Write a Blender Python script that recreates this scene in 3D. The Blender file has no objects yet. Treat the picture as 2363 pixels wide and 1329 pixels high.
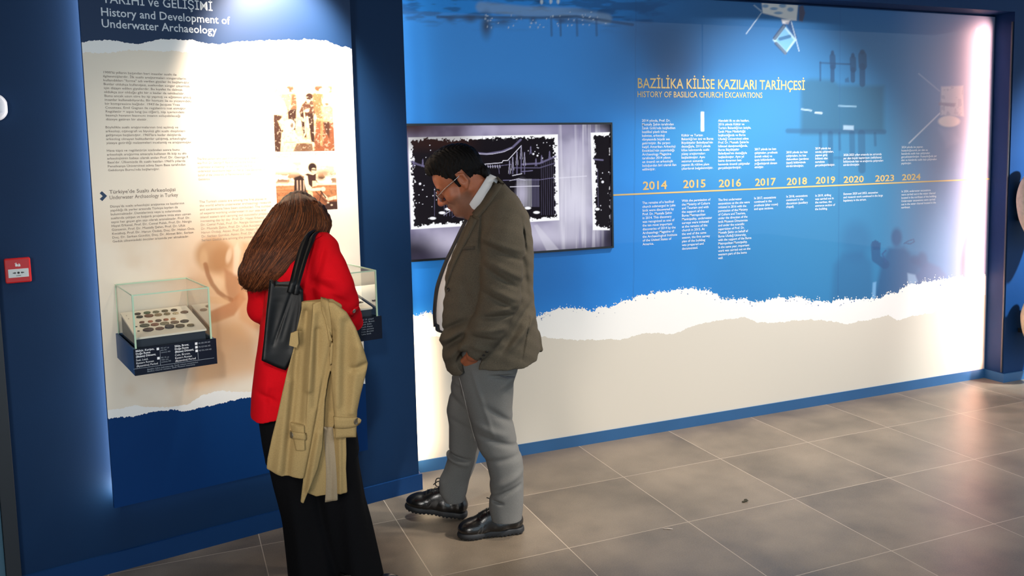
import bpy, bmesh, math, random
import numpy as np
from mathutils import Vector, Matrix
from mathutils.bvhtree import BVHTree
import openvdb

SC = bpy.context.scene
COL = SC.collection
R = math.radians
random.seed(7)
RNG = np.random.default_rng(11)

# ------------------------------------------------------------------ camera
FPX, CXP, CYP = 1969.824, 1224.309, 544.421          # focal length and principal point on the 2363 x 1329 frame
YAW, PIT, ROL = .39819054, -.09559431, .02134135
CAM = np.array([-0.87928208, -4.29965983, 1.67465635])


def _cam_rows():
    cy, sy, cp, sp, cr, sr = (math.cos(YAW), math.sin(YAW), math.cos(PIT), math.sin(PIT), math.cos(ROL), math.sin(ROL))
    fw = np.array([sy * cp, cy * cp, sp])
    rt = np.array([cy, -sy, 0.])
    dn = np.cross(fw, rt)
    return np.array([rt * cr + dn * sr, -rt * sr + dn * cr, fw])


CM = _cam_rows()
cam_data = bpy.data.cameras.new('camera')
cam_data.sensor_fit = 'HORIZONTAL'
cam_data.sensor_width = 36.0
cam_data.lens = FPX / 2363 * 36.0
cam_data.shift_x = (1181.5 - CXP) / 2363
cam_data.shift_y = (CYP - 664.5) / 2363
cam_data.clip_start = .05
cam = bpy.data.objects.new('camera', cam_data)
COL.objects.link(cam)
cam.matrix_world = Matrix(((CM[0][0], -CM[1][0], -CM[2][0], CAM[0]),
                           (CM[0][1], -CM[1][1], -CM[2][1], CAM[1]),
                           (CM[0][2], -CM[1][2], -CM[2][2], CAM[2]), (0, 0, 0, 1)))
SC.camera = cam

# ------------------------------------------------------------------ view, world, lights
SC.view_settings.view_transform = 'Standard'
SC.view_settings.look = 'None'
SC.view_settings.exposure = 0.0
SC.view_settings.gamma = 1.0
SC.view_settings.use_curve_mapping = False

world = bpy.data.worlds.new('world')
SC.world = world
world.use_nodes = True
world.node_tree.nodes['Background'].inputs[0].default_value = (.66, .85, 1.0, 1)
world.node_tree.nodes['Background'].inputs[1].default_value = 1.65

# the angled left wall: a foot point, its direction and its outward normal
WA = R(12.0)
L0 = np.array([0, -.265, 0.])
LW = np.array([math.cos(WA), math.sin(WA), 0.])
LN = np.array([math.sin(WA), -math.cos(WA), 0.])


def LP(s, off, z):
    return L0 + LW * s + LN * off + np.array([0, 0, z])


def aim(o, loc, target):
    o.location = loc
    d = Vector(target) - Vector(loc)
    o.rotation_euler = d.to_track_quat('-Z', 'Y').to_euler()


def area(name, loc, target, sx, sy, power, color, spread=180, up=None):
    l = bpy.data.lights.new(name, 'AREA')
    l.shape = 'RECTANGLE'
    l.size, l.size_y = sx, sy
    l.energy = power
    l.color = color
    l.spread = R(spread)
    o = bpy.data.objects.new(name, l)
    COL.objects.link(o)
    aim(o, loc, target)
    if up is not None:                       # keep the long (y) side along `up`
        f = (Vector(target) - Vector(loc)).normalized()
        y = Vector(up).normalized()
        x = y.cross(-f).normalized()
        y = (-f).cross(x)
        o.rotation_euler = Matrix((x, y, -f)).transposed().to_euler()
    return o


def spot(name, loc, target, power, color, angle, blend=.5, radius=.03):
    l = bpy.data.lights.new(name, 'SPOT')
    l.energy = power
    l.color = color
    l.spot_size = R(angle)
    l.spot_blend = blend
    l.shadow_soft_size = radius
    o = bpy.data.objects.new(name, l)
    COL.objects.link(o)
    aim(o, loc, target)
    return o


WARM = (1.0, .80, .58)
COOL = (.62, .80, 1.0)
UP = (0, 0, 1)
# daylight comes in from the open side of the hall behind the camera (the world); a small pane at the left
area('daylight_left', (-2.5, -4.4, 1.7), (-.4, -.95, .9), .9, 1.6, 16, (1.0, .96, .90), 70)
# picture lights over the information panel, and one added fill
spot('panel_spot', LP(-.44, .52, 2.64), LP(-.43, .07, 2.12), 300, (1.0, .84, .68), 66, .75, .03)
spot('case_spot', LP(-.30, 1.25, 3.1), LP(-.62, .2, 1.0), 55, (1.0, .80, .56), 50, .8, .05)
spot('panel_left_fill', LP(-.95, 1.45, 3.15), LP(-.92, .07, 1.40), 60, (1.0, .94, .84), 32, 1.0, .05)  # unseen lamp added to lift the panel's left cream
# led strip behind the panel's left side and its foot
area('panel_led', LP(-1.165, .028, 1.42), LP(-2.2, -.02, 1.42), .03, 2.2, 6.5, (1.0, .88, .80), 180, UP)
area('panel_led_end', LP(-1.17, .028, .36), LP(-1.6, -.1, .36), .03, .06, .22, (1.0, .80, .55), 180, UP)
area('panel_led_foot', LP(-.75, .028, .33), LP(-.75, -.02, -.6), .8, .03, .35, (.75, .85, 1.0), 180)
# led strips at the two ends of the mural recess
area('recess_led_right', (4.45, -.13, 1.29), (4.45 - .6, -.13 + .8, 1.29), .015, 2.40, 11.0, (1.0, .50, .38), 74, UP)
area('recess_led_wide', (4.45, -.125, 1.29), (4.45 - .866, -.125 + .5, 1.29), .015, 2.40, 5.5, (1.0, .46, .36), 108, UP)
area('recess_led_left', (.225, -.15, .45), (.225 + .22, -.15 + .97, .45), .015, .72, 2.0, (1.0, .80, .56), 90, UP)
area('recess_led_left_top', (.225, -.15, 1.7), (.225 + .3, -.15 + .95, 1.7), .015, 1.6, .55, (1.0, .92, .90), 100, UP)
# ceiling spots before the mural, plus added fill lamps for people and pillar
spot('floor_spot', (2.65, -1.05, 3.2), (2.5, -.12, .45), 500, (.97, .92, .89), 84, 1.0, .08)
spot('aisle_spot', (1.5, -2.1, 3.2), (1.15, -1.1, 0), 230, (1.0, .86, .70), 66, 1.0, .08)
spot('legs_fill', (2.5, -3.1, 2.6), (.50, -.85, .14), 820, (1.0, .93, .84), 15, 1.0, .10)  # unseen lamp added to brighten the man's lower trousers
spot('floor_spot_right', (3.5, -1.6, 3.2), (3.2, -.20, 0), 150, (1.0, .92, .84), 54, 1.0, .08)
spot('right_spot', (5.5, -2.0, 3.2), (5.1, -.15, 1.25), 2300, (.84, .97, 1.0), 46, 1.0, .08)
spot('visitor_fill', (-1.2, -4.8, 2.45), (-.43, -1.05, .93), 300, (1.0, .94, .84), 16, .9, .12)  # added behind the camera to brighten the red jacket and coat, no known fixture
spot('pillar_fill', (.02, -.78, 3.3), (.08, -.25, .85), 330, (.90, .97, 1.0), 24, .9, .05)  # added wash that brightens the pillar wall, source invented
spot('back_rim_fill', (2.7, -1.5, 3.1), (.56, -.80, 1.15), 430, (1.0, .93, .82), 20, 1.0, .08)  # added rim light for the back of the man's jacket, unseen


# ------------------------------------------------------------------ helpers: pixels of the photograph to places in the room
def ray(x, y):
    return CM.T @ np.array([(x - CXP) / FPX, (y - CYP) / FPX, 1.])


def on_floor(x, y, z=0.):
    v = ray(x, y)
    return CAM + v * (z - CAM[2]) / v[2]


def on_mural(x, y, off=0.):
    v = ray(x, y)
    return CAM + v * (-off - CAM[1]) / v[1]


def on_panel(x, y, off=.07):
    v = ray(x, y)
    t = (off - (CAM - L0) @ LN) / (v @ LN)
    p = CAM + v * t
    return float((p - L0) @ LW), float(p[2])


def project(P):
    q = (np.asarray(P, float) - CAM) @ CM.T
    return CXP + FPX * q[..., 0] / q[..., 2], CYP + FPX * q[..., 1] / q[..., 2]


class Frame:
    """upright frame at a person: u to the right, d away, z up"""
    def __init__(s, x, y):
        s.P = np.array([x, y, 0.])
        v = s.P - CAM
        v[2] = 0
        s.v = v / np.linalg.norm(v)
        s.u = np.array([s.v[1], -s.v[0], 0.])
        s.rot = math.atan2(s.u[1], s.u[0])

    def at(s, x, y, d=0.):
        r = ray(x, y)
        t = (d - (CAM - s.P) @ s.v) / (r @ s.v)
        p = CAM + r * t
        return np.array([(p - s.P) @ s.u, d, p[2]])

    def world_to(s, p):
        q = np.asarray(p, float) - s.P
        return np.array([q @ s.u, q @ s.v, q[2]])


# ------------------------------------------------------------------ helpers: objects
def tag(o, label=None, cat=None, group=None, kind=None):
    if label: o['label'] = label
    if cat: o['category'] = cat
    if group: o['group'] = group
    if kind: o['kind'] = kind
    return o


def empty(name, loc, rz=0., label=None, cat=None, group=None):
    o = bpy.data.objects.new(name, None)
    o.empty_display_size = .1
    COL.objects.link(o)
    o.location = loc
    o.rotation_euler = (0, 0, rz)
    return tag(o, label, cat, group)


def link(name, me, mat, parent=None, smooth=False):
    o = bpy.data.objects.new(name, me)
    COL.objects.link(o)
    if mat is not None:
        me.materials.clear()
        me.materials.append(mat)
    if parent is not None:
        o.parent = parent
    if smooth:
        me.shade_smooth()
    return o


def mesh(verts, faces):
    me = bpy.data.meshes.new('m')
    me.from_pydata([tuple(map(float, v)) for v in verts], [], [tuple(int(i) for i in f) for f in faces])
    me.update()
    return me


def bm_mesh(bm):
    bmesh.ops.recalc_face_normals(bm, faces=bm.faces)
    me = bpy.data.meshes.new('m')
    bm.to_mesh(me)
    bm.free()
    return me


def box(bm, lo, hi, M=None, bevel=0.):
    r = bmesh.ops.create_cube(bm, size=1)
    vs = r['verts']
    lo, hi = Vector(lo), Vector(hi)
    for v in vs:
        v.co = Vector(((lo[i] + hi[i]) / 2 + v.co[i] * (hi[i] - lo[i]) for i in range(3)))
    if bevel > 0:
        es = list({e for v in vs for e in v.link_edges})
        res = bmesh.ops.bevel(bm, geom=es, offset=bevel, segments=2, profile=.5, affect='EDGES')
        vs = list({v for f in res['faces'] for v in f.verts} | {v for v in vs if v.is_valid})
    if M is not None:
        bmesh.ops.transform(bm, matrix=M, verts=vs)
    return vs


def boxes(name, items, mat, parent=None, M=None, bevel=0.):
    bm = bmesh.new()
    for lo, hi in items:
        box(bm, lo, hi, M, bevel)
    return link(name, bm_mesh(bm), mat, parent)


def tube(bm, pts, r, sides=8, cap=True):
    """tube along points; r a number or one per point"""
    pts = [Vector(p) for p in pts]
    n = len(pts)
    rs = [r] * n if not hasattr(r, '__len__') else list(r)
    rings = []
    ref = None
    for i, p in enumerate(pts):
        t = (pts[min(i + 1, n - 1)] - pts[max(i - 1, 0)]).normalized()
        if ref is None:
            ref = t.orthogonal().normalized()
        ref = (ref - t * ref.dot(t)).normalized()
        b = t.cross(ref)
        rings.append([bm.verts.new(p + (ref * math.cos(2 * math.pi * k / sides) + b * math.sin(2 * math.pi * k / sides)) * rs[i]) for k in range(sides)])
    for a, b in zip(rings[:-1], rings[1:]):
        for k in range(sides):
            bm.faces.new((a[k], a[(k + 1) % sides], b[(k + 1) % sides], b[k]))
    if cap:
        bm.faces.new(rings[0][::-1])
        bm.faces.new(rings[-1])


def tubes(name, lines, r, mat, parent=None, sides=8):
    bm = bmesh.new()
    for p in lines:
        tube(bm, p, r, sides)
    return link(name, bm_mesh(bm), mat, parent, True)


def prism(bm, poly, origin, ax, ay, an, depth):
    """flat polygon (x, y pairs) on the axes ax, ay, thickened along an"""
    o, ax, ay, an = Vector(origin), Vector(ax), Vector(ay), Vector(an)
    a = [bm.verts.new(o + ax * x + ay * y) for x, y in poly]
    b = [bm.verts.new(o + ax * x + ay * y + an * depth) for x, y in poly]
    n = len(poly)
    bm.faces.new(b)
    bm.faces.new(a[::-1])
    for i in range(n):
        bm.faces.new((a[i], a[(i + 1) % n], b[(i + 1) % n], b[i]))


def catmull(pts, n=8):
    pts = [np.asarray(p, float) for p in pts]
    P = [2 * pts[0] - pts[1]] + pts + [2 * pts[-1] - pts[-2]]
    out = []
    for i in range(1, len(P) - 2):
        for k in range(n):
            t = k / n
            a, b, c, d = P[i - 1], P[i], P[i + 1], P[i + 2]
            out.append(.5 * ((2 * b) + (-a + c) * t + (2 * a - 5 * b + 4 * c - d) * t * t + (-a + 3 * b - 3 * c + d) * t ** 3))
    out.append(pts[-1])
    return out


# ------------------------------------------------------------------ helpers: materials
def lin(c):
    return tuple(((v / 255) / 12.92 if v / 255 <= .04045 else ((v / 255 + .055) / 1.055) ** 2.4) for v in c)


MATS = {}


def mat(name, rgb=(128, 128, 128), rough=.5, metal=0., noise=0., nscale=20., bump=0., bscale=80., emit=None, estr=1., coat=0., spec=.5,
        attr=None, sheen=0., stretch=(1, 1, 1), coat_rough=.12):
    if name in MATS:
        return MATS[name]
    m = bpy.data.materials.new(name)
    m.use_nodes = True
    nt = m.node_tree
    N, L = nt.nodes, nt.links
    b = N['Principled BSDF']
    b.inputs['Roughness'].default_value = rough
    b.inputs['Metallic'].default_value = metal
    b.inputs['Specular IOR Level'].default_value = spec
    b.inputs['Coat Weight'].default_value = coat
    b.inputs['Coat Roughness'].default_value = coat_rough
    b.inputs['Sheen Weight'].default_value = sheen
    col = (*lin(rgb), 1)
    b.inputs['Base Color'].default_value = col
    tc = N.new('ShaderNodeTexCoord')
    mp = N.new('ShaderNodeMapping')
    mp.inputs['Scale'].default_value = stretch
    L.new(tc.outputs['Object'], mp.inputs['Vector'])
    src = None
    if attr:
        a = N.new('ShaderNodeAttribute')
        a.attribute_name = attr
        src = a.outputs['Color']
        L.new(src, b.inputs['Base Color'])
    if noise > 0:
        t = N.new('ShaderNodeTexNoise')
        t.inputs['Scale'].default_value = nscale
        t.inputs['Detail'].default_value = 6
        L.new(mp.outputs['Vector'], t.inputs['Vector'])
        mr = N.new('ShaderNodeMapRange')
        mr.inputs['From Min'].default_value = .3
        mr.inputs['From Max'].default_value = .7
        mr.inputs['To Min'].default_value = 1 - noise
        mr.inputs['To Max'].default_value = 1 + noise
        L.new(t.outputs['Fac'], mr.inputs['Value'])
        mx = N.new('ShaderNodeVectorMath')
        mx.operation = 'SCALE'
        if src is not None:
            L.new(src, mx.inputs[0])
        else:
            mx.inputs[0].default_value = col[:3]
        L.new(mr.outputs['Result'], mx.inputs['Scale'])
        L.new(mx.outputs['Vector'], b.inputs['Base Color'])
    if bump > 0:
        t2 = N.new('ShaderNodeTexNoise')
        t2.inputs['Scale'].default_value = bscale
        t2.inputs['Detail'].default_value = 4
        L.new(mp.outputs['Vector'], t2.inputs['Vector'])
        bp = N.new('ShaderNodeBump')
        bp.inputs['Strength'].default_value = bump
        bp.inputs['Distance'].default_value = .004
        L.new(t2.outputs['Fac'], bp.inputs['Height'])
        L.new(bp.outputs['Normal'], b.inputs['Normal'])
    if emit is not None:
        b.inputs['Emission Color'].default_value = (*lin(emit), 1)
        b.inputs['Emission Strength'].default_value = estr
    MATS[name] = m
    return m


def glass_mat(name, tint, refl=.10):
    m = bpy.data.materials.new(name)
    m.use_nodes = True
    nt = m.node_tree
    N, L = nt.nodes, nt.links
    N.remove(N['Principled BSDF'])
    tr = N.new('ShaderNodeBsdfTransparent')
    tr.inputs[0].default_value = (*tint, 1)
    gl = N.new('ShaderNodeBsdfGlossy')
    gl.inputs['Roughness'].default_value = .02
    lw = N.new('ShaderNodeLayerWeight')
    lw.inputs[0].default_value = .12
    ml = N.new('ShaderNodeMath')
    ml.operation = 'MULTIPLY_ADD'
    ml.inputs[1].default_value = .7
    ml.inputs[2].default_value = refl * .3
    L.new(lw.outputs['Fresnel'], ml.inputs[0])
    mx = N.new('ShaderNodeMixShader')
    L.new(ml.outputs[0], mx.inputs[0])
    L.new(tr.outputs[0], mx.inputs[1])
    L.new(gl.outputs[0], mx.inputs[2])
    L.new(mx.outputs[0], N['Material Output'].inputs[0])
    return m


# ------------------------------------------------------------------ helpers: printed pictures (colour per grid point)
def smooth(e0, e1, x):
    t = np.clip((x - e0) / (e1 - e0), 0, 1)
    return t * t * (3 - 2 * t)


def vnoise(x, y, scale, seed=0, octaves=4):
    out = np.zeros_like(x)
    amp, tot = 1., 0.
    for o in range(octaves):
        r = np.random.default_rng(seed + o)
        T = r.random((64, 64))
        fx, fy = x / scale * 2 ** o, y / scale * 2 ** o
        ix, iy = np.floor(fx).astype(int), np.floor(fy).astype(int)
        tx, ty = fx - ix, fy - iy
        tx, ty = tx * tx * (3 - 2 * tx), ty * ty * (3 - 2 * ty)
        a, b = T[ix % 64, iy % 64], T[(ix + 1) % 64, iy % 64]
        c, d = T[ix % 64, (iy + 1) % 64], T[(ix + 1) % 64, (iy + 1) % 64]
        out += amp * ((a * (1 - tx) + b * tx) * (1 - ty) + (c * (1 - tx) + d * tx) * ty)
        tot += amp
        amp *= .5
    return out / tot


def segdist(x, y, ax, ay, bx, by):
    vx, vy = bx - ax, by - ay
    t = np.clip(((x - ax) * vx + (y - ay) * vy) / max(vx * vx + vy * vy, 1e-9), 0, 1)
    return np.hypot(x - ax - t * vx, y - ay - t * vy)


def polydist(x, y, poly):
    """signed distance to a polygon, negative inside"""
    d = np.full(x.shape, 1e9)
    ins = np.zeros(x.shape, bool)
    n = len(poly)
    for i in range(n):
        ax, ay = poly[i]
        bx, by = poly[(i + 1) % n]
        d = np.minimum(d, segdist(x, y, ax, ay, bx, by))
        c = (ay > y) != (by > y)
        ins ^= c & (x < (bx - ax) * (y - ay) / ((by - ay) if by != ay else 1e-9) + ax)
    return np.where(ins, -d, d)


class Paint:
    def __init__(s, x, y, base):
        s.x, s.y = x, y
        s.c = np.ones(x.shape + (3,)) * np.array(lin(base))

    def mix(s, m, rgb):
        m = np.clip(m, 0, 1)[..., None]
        s.c = s.c * (1 - m) + np.array(lin(rgb)) * m

    def blob(s, cx, cy, rx, ry, rgb, a=1., soft=1., ang=0.):
        ca, sa = math.cos(ang), math.sin(ang)
        dx, dy = s.x - cx, s.y - cy
        q = np.hypot((dx * ca + dy * sa) / rx, (-dx * sa + dy * ca) / ry)
        s.mix(a * (1 - smooth(1 - soft, 1 + soft * .3, q)), rgb)

    def poly(s, pts, rgb, a=1., soft=2.):
        s.mix(a * (1 - smooth(-soft, soft, polydist(s.x, s.y, pts))), rgb)

    def line(s, pts, w, rgb, a=1., soft=1.):
        d = np.full(s.x.shape, 1e9)
        for p, q in zip(pts[:-1], pts[1:]):
            d = np.minimum(d, segdist(s.x, s.y, *p, *q))
        s.mix(a * (1 - smooth(w / 2, w / 2 + soft, d)), rgb)


def grid_print(name, P00, P10, P01, nx, ny, painter, material, parent):
    """flat grid from P00 along P10 and P01; painter(px, py) gives the colour of the print at each point"""
    P00, P10, P01 = map(lambda a: np.asarray(a, float), (P00, P10, P01))
    gx, gy = np.meshgrid(np.linspace(0, 1, nx + 1), np.linspace(0, 1, ny + 1))
    V = P00 + gx[..., None] * (P10 - P00) + gy[..., None] * (P01 - P00)
    c = painter(V, gx, gy)
    i = np.arange((nx + 1) * (ny + 1)).reshape(ny + 1, nx + 1)
    F = np.stack([i[:-1, :-1], i[:-1, 1:], i[1:, 1:], i[1:, :-1]], -1).reshape(-1, 4)
    me = bpy.data.meshes.new('m')
    me.vertices.add(V.size // 3)
    me.vertices.foreach_set('co', V.reshape(-1).astype(np.float32))
    me.loops.add(F.size)
    me.loops.foreach_set('vertex_index', F.reshape(-1).astype(np.int32))
    me.polygons.add(len(F))
    me.polygons.foreach_set('loop_start', np.arange(0, F.size, 4, dtype=np.int32))
    me.polygons.foreach_set('loop_total', np.full(len(F), 4, np.int32))
    me.update(calc_edges=True)
    at = me.color_attributes.new('print', 'FLOAT_COLOR', 'POINT')
    rgba = np.concatenate([np.clip(c, 0, 1), np.ones(c.shape[:2] + (1,))], -1)
    at.data.foreach_set('color', rgba.reshape(-1).astype(np.float32))
    return link(name, me, material, parent)


# ------------------------------------------------------------------ helpers: lettering
def text_mesh(lines, bold=0.):
    """each line as a mesh; returns [(verts, faces, width)] at size 1"""
    out = []
    for t in lines:
        c = bpy.data.curves.new('t', 'FONT')
        c.body = t
        c.size = 1.
        c.offset = bold
        c.resolution_u = 2
        o = bpy.data.objects.new('t', c)
        COL.objects.link(o)
        dg = bpy.context.evaluated_depsgraph_get()
        me = bpy.data.meshes.new_from_object(o.evaluated_get(dg))
        v = np.zeros(len(me.vertices) * 3)
        me.vertices.foreach_get('co', v)
        v = v.reshape(-1, 3)
        f = [tuple(p.vertices) for p in me.polygons]
        out.append((v, f, float(v[:, 0].max()) if len(v) else 0.))
        bpy.data.objects.remove(o)
        bpy.data.curves.remove(c)
        bpy.data.meshes.remove(me)
    return out


def lettering(name, lines, material, parent, org, ax, ay, size, pitch, width=None, bold=0., an=None, lift=.0015):
    """lines of text on the plane org + ax*x + ay*y; size in metres (font size), pitch line spacing, width of the widest line"""
    org, ax, ay = map(lambda a: np.asarray(a, float), (org, ax, ay))
    an = np.cross(ax, ay) if an is None else np.asarray(an, float)
    T = text_mesh(lines, bold)
    wmax = max(t[2] for t in T) or 1
    sx = width / wmax if width else size
    V, F, n = [], [], 0
    for k, (v, f, w) in enumerate(T):
        if not len(v): continue
        V.append(org + an * lift + ax * (v[:, :1] * sx) + ay * (v[:, 1:2] * size - k * pitch))
        F += [tuple(i + n for i in q) for q in f]
        n += len(v)
    return link(name, mesh(np.concatenate(V), F), material, parent)


# ------------------------------------------------------------------ helpers: smooth solids from distance fields
class Field:
    def __init__(s, lo, hi, h):
        s.lo, s.h = np.array(lo, float), h
        s.n = np.ceil((np.array(hi, float) - s.lo) / h).astype(int) + 1
        s.ax = [s.lo[i] + h * np.arange(s.n[i]) for i in range(3)]
        s.d = np.full(tuple(s.n), .2, np.float32)

    def sub(s, lo, hi):
        a = np.clip(np.floor((np.array(lo) - s.lo) / s.h).astype(int), 0, s.n - 1)
        b = np.clip(np.ceil((np.array(hi) - s.lo) / s.h).astype(int) + 1, 1, s.n)
        b = np.maximum(b, a + 1)
        sl = tuple(slice(a[i], b[i]) for i in range(3))
        X = s.ax[0][sl[0]].astype(np.float32)[:, None, None]
        Y = s.ax[1][sl[1]].astype(np.float32)[None, :, None]
        Z = s.ax[2][sl[2]].astype(np.float32)[None, None, :]
        return sl, X, Y, Z

    def put(s, fn, lo, hi, k=.02, op='+'):
        m = k + .02
        sl, X, Y, Z = s.sub(np.array(lo) - m, np.array(hi) + m)
        q = fn(X, Y, Z).astype(np.float32)
        a = s.d[sl]
        if op == '+':
            if k > 0:
                h = np.clip(.5 + .5 * (a - q) / k, 0, 1)
                s.d[sl] = a + (q - a) * h - k * h * (1 - h)
            else:
                s.d[sl] = np.minimum(a, q)
        else:
            q = -q
            if k > 0:
                h = np.clip(.5 - .5 * (a - q) / k, 0, 1)
                s.d[sl] = a + (q - a) * h + k * h * (1 - h)
            else:
                s.d[sl] = np.maximum(a, q)

    def seg(s, a, b, ra, rb=None, k=.02, op='+', flat=None):
        a, b = np.array(a, float), np.array(b, float)
        rb = ra if rb is None else rb
        v = b - a
        vv = max(float(v @ v), 1e-9)

        def fn(X, Y, Z):
            t = np.clip(((X - a[0]) * v[0] + (Y - a[1]) * v[1] + (Z - a[2]) * v[2]) / vv, 0, 1)
            e = np.sqrt((X - a[0] - t * v[0]) ** 2 + (Y - a[1] - t * v[1]) ** 2 + (Z - a[2] - t * v[2]) ** 2)
            return e - (ra + t * (rb - ra))
        r = max(ra, rb)
        s.put(fn, np.minimum(a, b) - r, np.maximum(a, b) + r, k, op)

    def chain(s, pts, rs, k=.02, op='+'):
        for i in range(len(pts) - 1):
            s.seg(pts[i], pts[i + 1], rs[i], rs[i + 1], k, op)

    def ell(s, c, r, k=.02, op='+', rot=None):
        c, r = np.array(c, float), np.array(r, float)
        M = np.eye(3) if rot is None else np.array(rot, float)       # rows: the ellipsoid's own axes

        def fn(X, Y, Z):
            p = [(X - c[0]) * M[i][0] + (Y - c[1]) * M[i][1] + (Z - c[2]) * M[i][2] for i in range(3)]
            k0 = np.sqrt(sum((p[i] / r[i]) ** 2 for i in range(3)))
            k1 = np.sqrt(sum((p[i] / r[i] ** 2) ** 2 for i in range(3))) + 1e-6
            return k0 * (k0 - 1) / k1
        m = r.max()
        ext = np.abs(M.T) @ r
        s.put(fn, c - ext, c + ext, k, op)

    def loft(s, levels, k=.02, op='+', power=2., blur=6):
        """stack of ellipses (z, u, d, half width u, half width d)"""
        L = np.array(sorted([tuple(l) for l in levels]), float)
        z0, z1 = L[0, 0], L[-1, 0]
        zz = s.ax[2]
        cols = []
        for j in range(1, 5):
            c = np.interp(zz, L[:, 0], L[:, j])
            if blur > 1:
                kk = np.ones(blur) / blur
                c = np.convolve(np.pad(c, blur, mode='edge'), kk, 'same')[blur:-blur]
            cols.append(c)
        cu, cd, ru, rd = cols
        lo = [(L[:, 1] - L[:, 3]).min(), (L[:, 2] - L[:, 4]).min(), z0]
        hi = [(L[:, 1] + L[:, 3]).max(), (L[:, 2] + L[:, 4]).max(), z1]

        def fn(X, Y, Z):
            i = np.round((Z.ravel() - s.lo[2]) / s.h).astype(int)
            g = lambda q: q[i].astype(np.float32)[None, None, :]
            a, b = g(ru), g(rd)
            e = (np.abs((X - g(cu)) / a) ** power + np.abs((Y - g(cd)) / b) ** power) ** (1 / power)
            q = (e - 1) * np.minimum(a, b)
            return np.maximum(q, np.maximum(z0 - Z, Z - z1))
        s.put(fn, lo, hi, k, op)

    def warp(s, fn):
        """add fn(X, Y, Z) to the whole field"""
        X, Y, Z = s.ax[0][:, None, None], s.ax[1][None, :, None], s.ax[2][None, None, :]
        s.d += fn(X.astype(np.float32), Y.astype(np.float32), Z.astype(np.float32)).astype(np.float32)

    def cut(s, fn):
        X, Y, Z = s.ax[0][:, None, None], s.ax[1][None, :, None], s.ax[2][None, None, :]
        s.d = np.maximum(s.d, fn(X.astype(np.float32), Y.astype(np.float32), Z.astype(np.float32)).astype(np.float32))

    def creases(s, lines, side=-1):
        """dents (amp > 0) and ridges (amp < 0) drawn on the side facing the viewer: (u0, z0, u1, z1, width, amp)"""
        X = s.ax[0][:, None]
        Z = s.ax[2][None, :]
        g = np.zeros((len(s.ax[0]), len(s.ax[2])))
        for (u0, z0, u1, z1, w, amp) in lines:
            vx, vz = u1 - u0, z1 - z0
            t = np.clip(((X - u0) * vx + (Z - z0) * vz) / (vx * vx + vz * vz), 0, 1)
            e = np.hypot(X - u0 - t * vx, Z - z0 - t * vz)
            g += amp * np.exp(-(e / w) ** 2) * (1 - .6 * np.abs(2 * t - 1) ** 2)
        s.d += g.astype(np.float32)[:, None, :]

    def mesh(s):
        p = s.d.copy()
        for a in range(3):                                # close the solid at the border of the field
            q = np.moveaxis(p, a, 0)
            q[0], q[-1] = np.maximum(q[0], .01), np.maximum(q[-1], .01)
        g = openvdb.FloatGrid(.2)
        g.copyFromArray(np.ascontiguousarray(np.clip(p, -4 * s.h, 4 * s.h)))
        pts, quads = g.convertToQuads(0.)
        pts = pts * s.h + s.lo
        me = bpy.data.meshes.new('m')
        me.vertices.add(len(pts))
        me.vertices.foreach_set('co', pts.astype(np.float32).reshape(-1))
        quads = np.asarray(quads)[:, ::-1]
        me.loops.add(quads.size)
        me.loops.foreach_set('vertex_index', quads.reshape(-1).astype(np.int32))
        me.polygons.add(len(quads))
        me.polygons.foreach_set('loop_start', np.arange(0, quads.size, 4, dtype=np.int32))
        me.polygons.foreach_set('loop_total', np.full(len(quads), 4, np.int32))
        me.update(calc_edges=True)
        bm = bmesh.new()
        bm.from_mesh(me)
        bmesh.ops.recalc_face_normals(bm, faces=bm.faces)
        bm.to_mesh(me)
        bm.free()
        me.shade_smooth()
        return me


def bvh_of(me):
    v = np.zeros(len(me.vertices) * 3)
    me.vertices.foreach_get('co', v)
    return BVHTree.FromPolygons([Vector(p) for p in v.reshape(-1, 3)], [tuple(p.vertices) for p in me.polygons])


def paint_points(me, colour):
    v = np.zeros(len(me.vertices) * 3)
    me.vertices.foreach_get('co', v)
    c = colour(v.reshape(-1, 3))
    at = me.color_attributes.new('tone', 'FLOAT_COLOR', 'POINT')
    at.data.foreach_set('color', np.concatenate([c, np.ones((len(c), 1))], 1).astype(np.float32).reshape(-1))
# ------------------------------------------------------------------ materials of the room
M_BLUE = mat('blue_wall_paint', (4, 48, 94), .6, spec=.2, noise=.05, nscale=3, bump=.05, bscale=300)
M_BLUE_SHADED = mat('shaded_blue_wall_paint', (4, 39, 74), .6, noise=.05, nscale=3, bump=.05, bscale=300, spec=.2)  # same blue paint, darkened to stand in for shade on the left wall
M_SKIRT = mat('blue_skirting_paint', (44, 92, 138), .45, noise=.04, nscale=6)
M_CEIL = mat('dark_ceiling', (36, 40, 46), .8)
M_FRAME = mat('dark_door_frame', (34, 38, 44), .4)
M_FRAME2 = mat('grey_blue_door_leaf', (92, 128, 146), .35)


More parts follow.
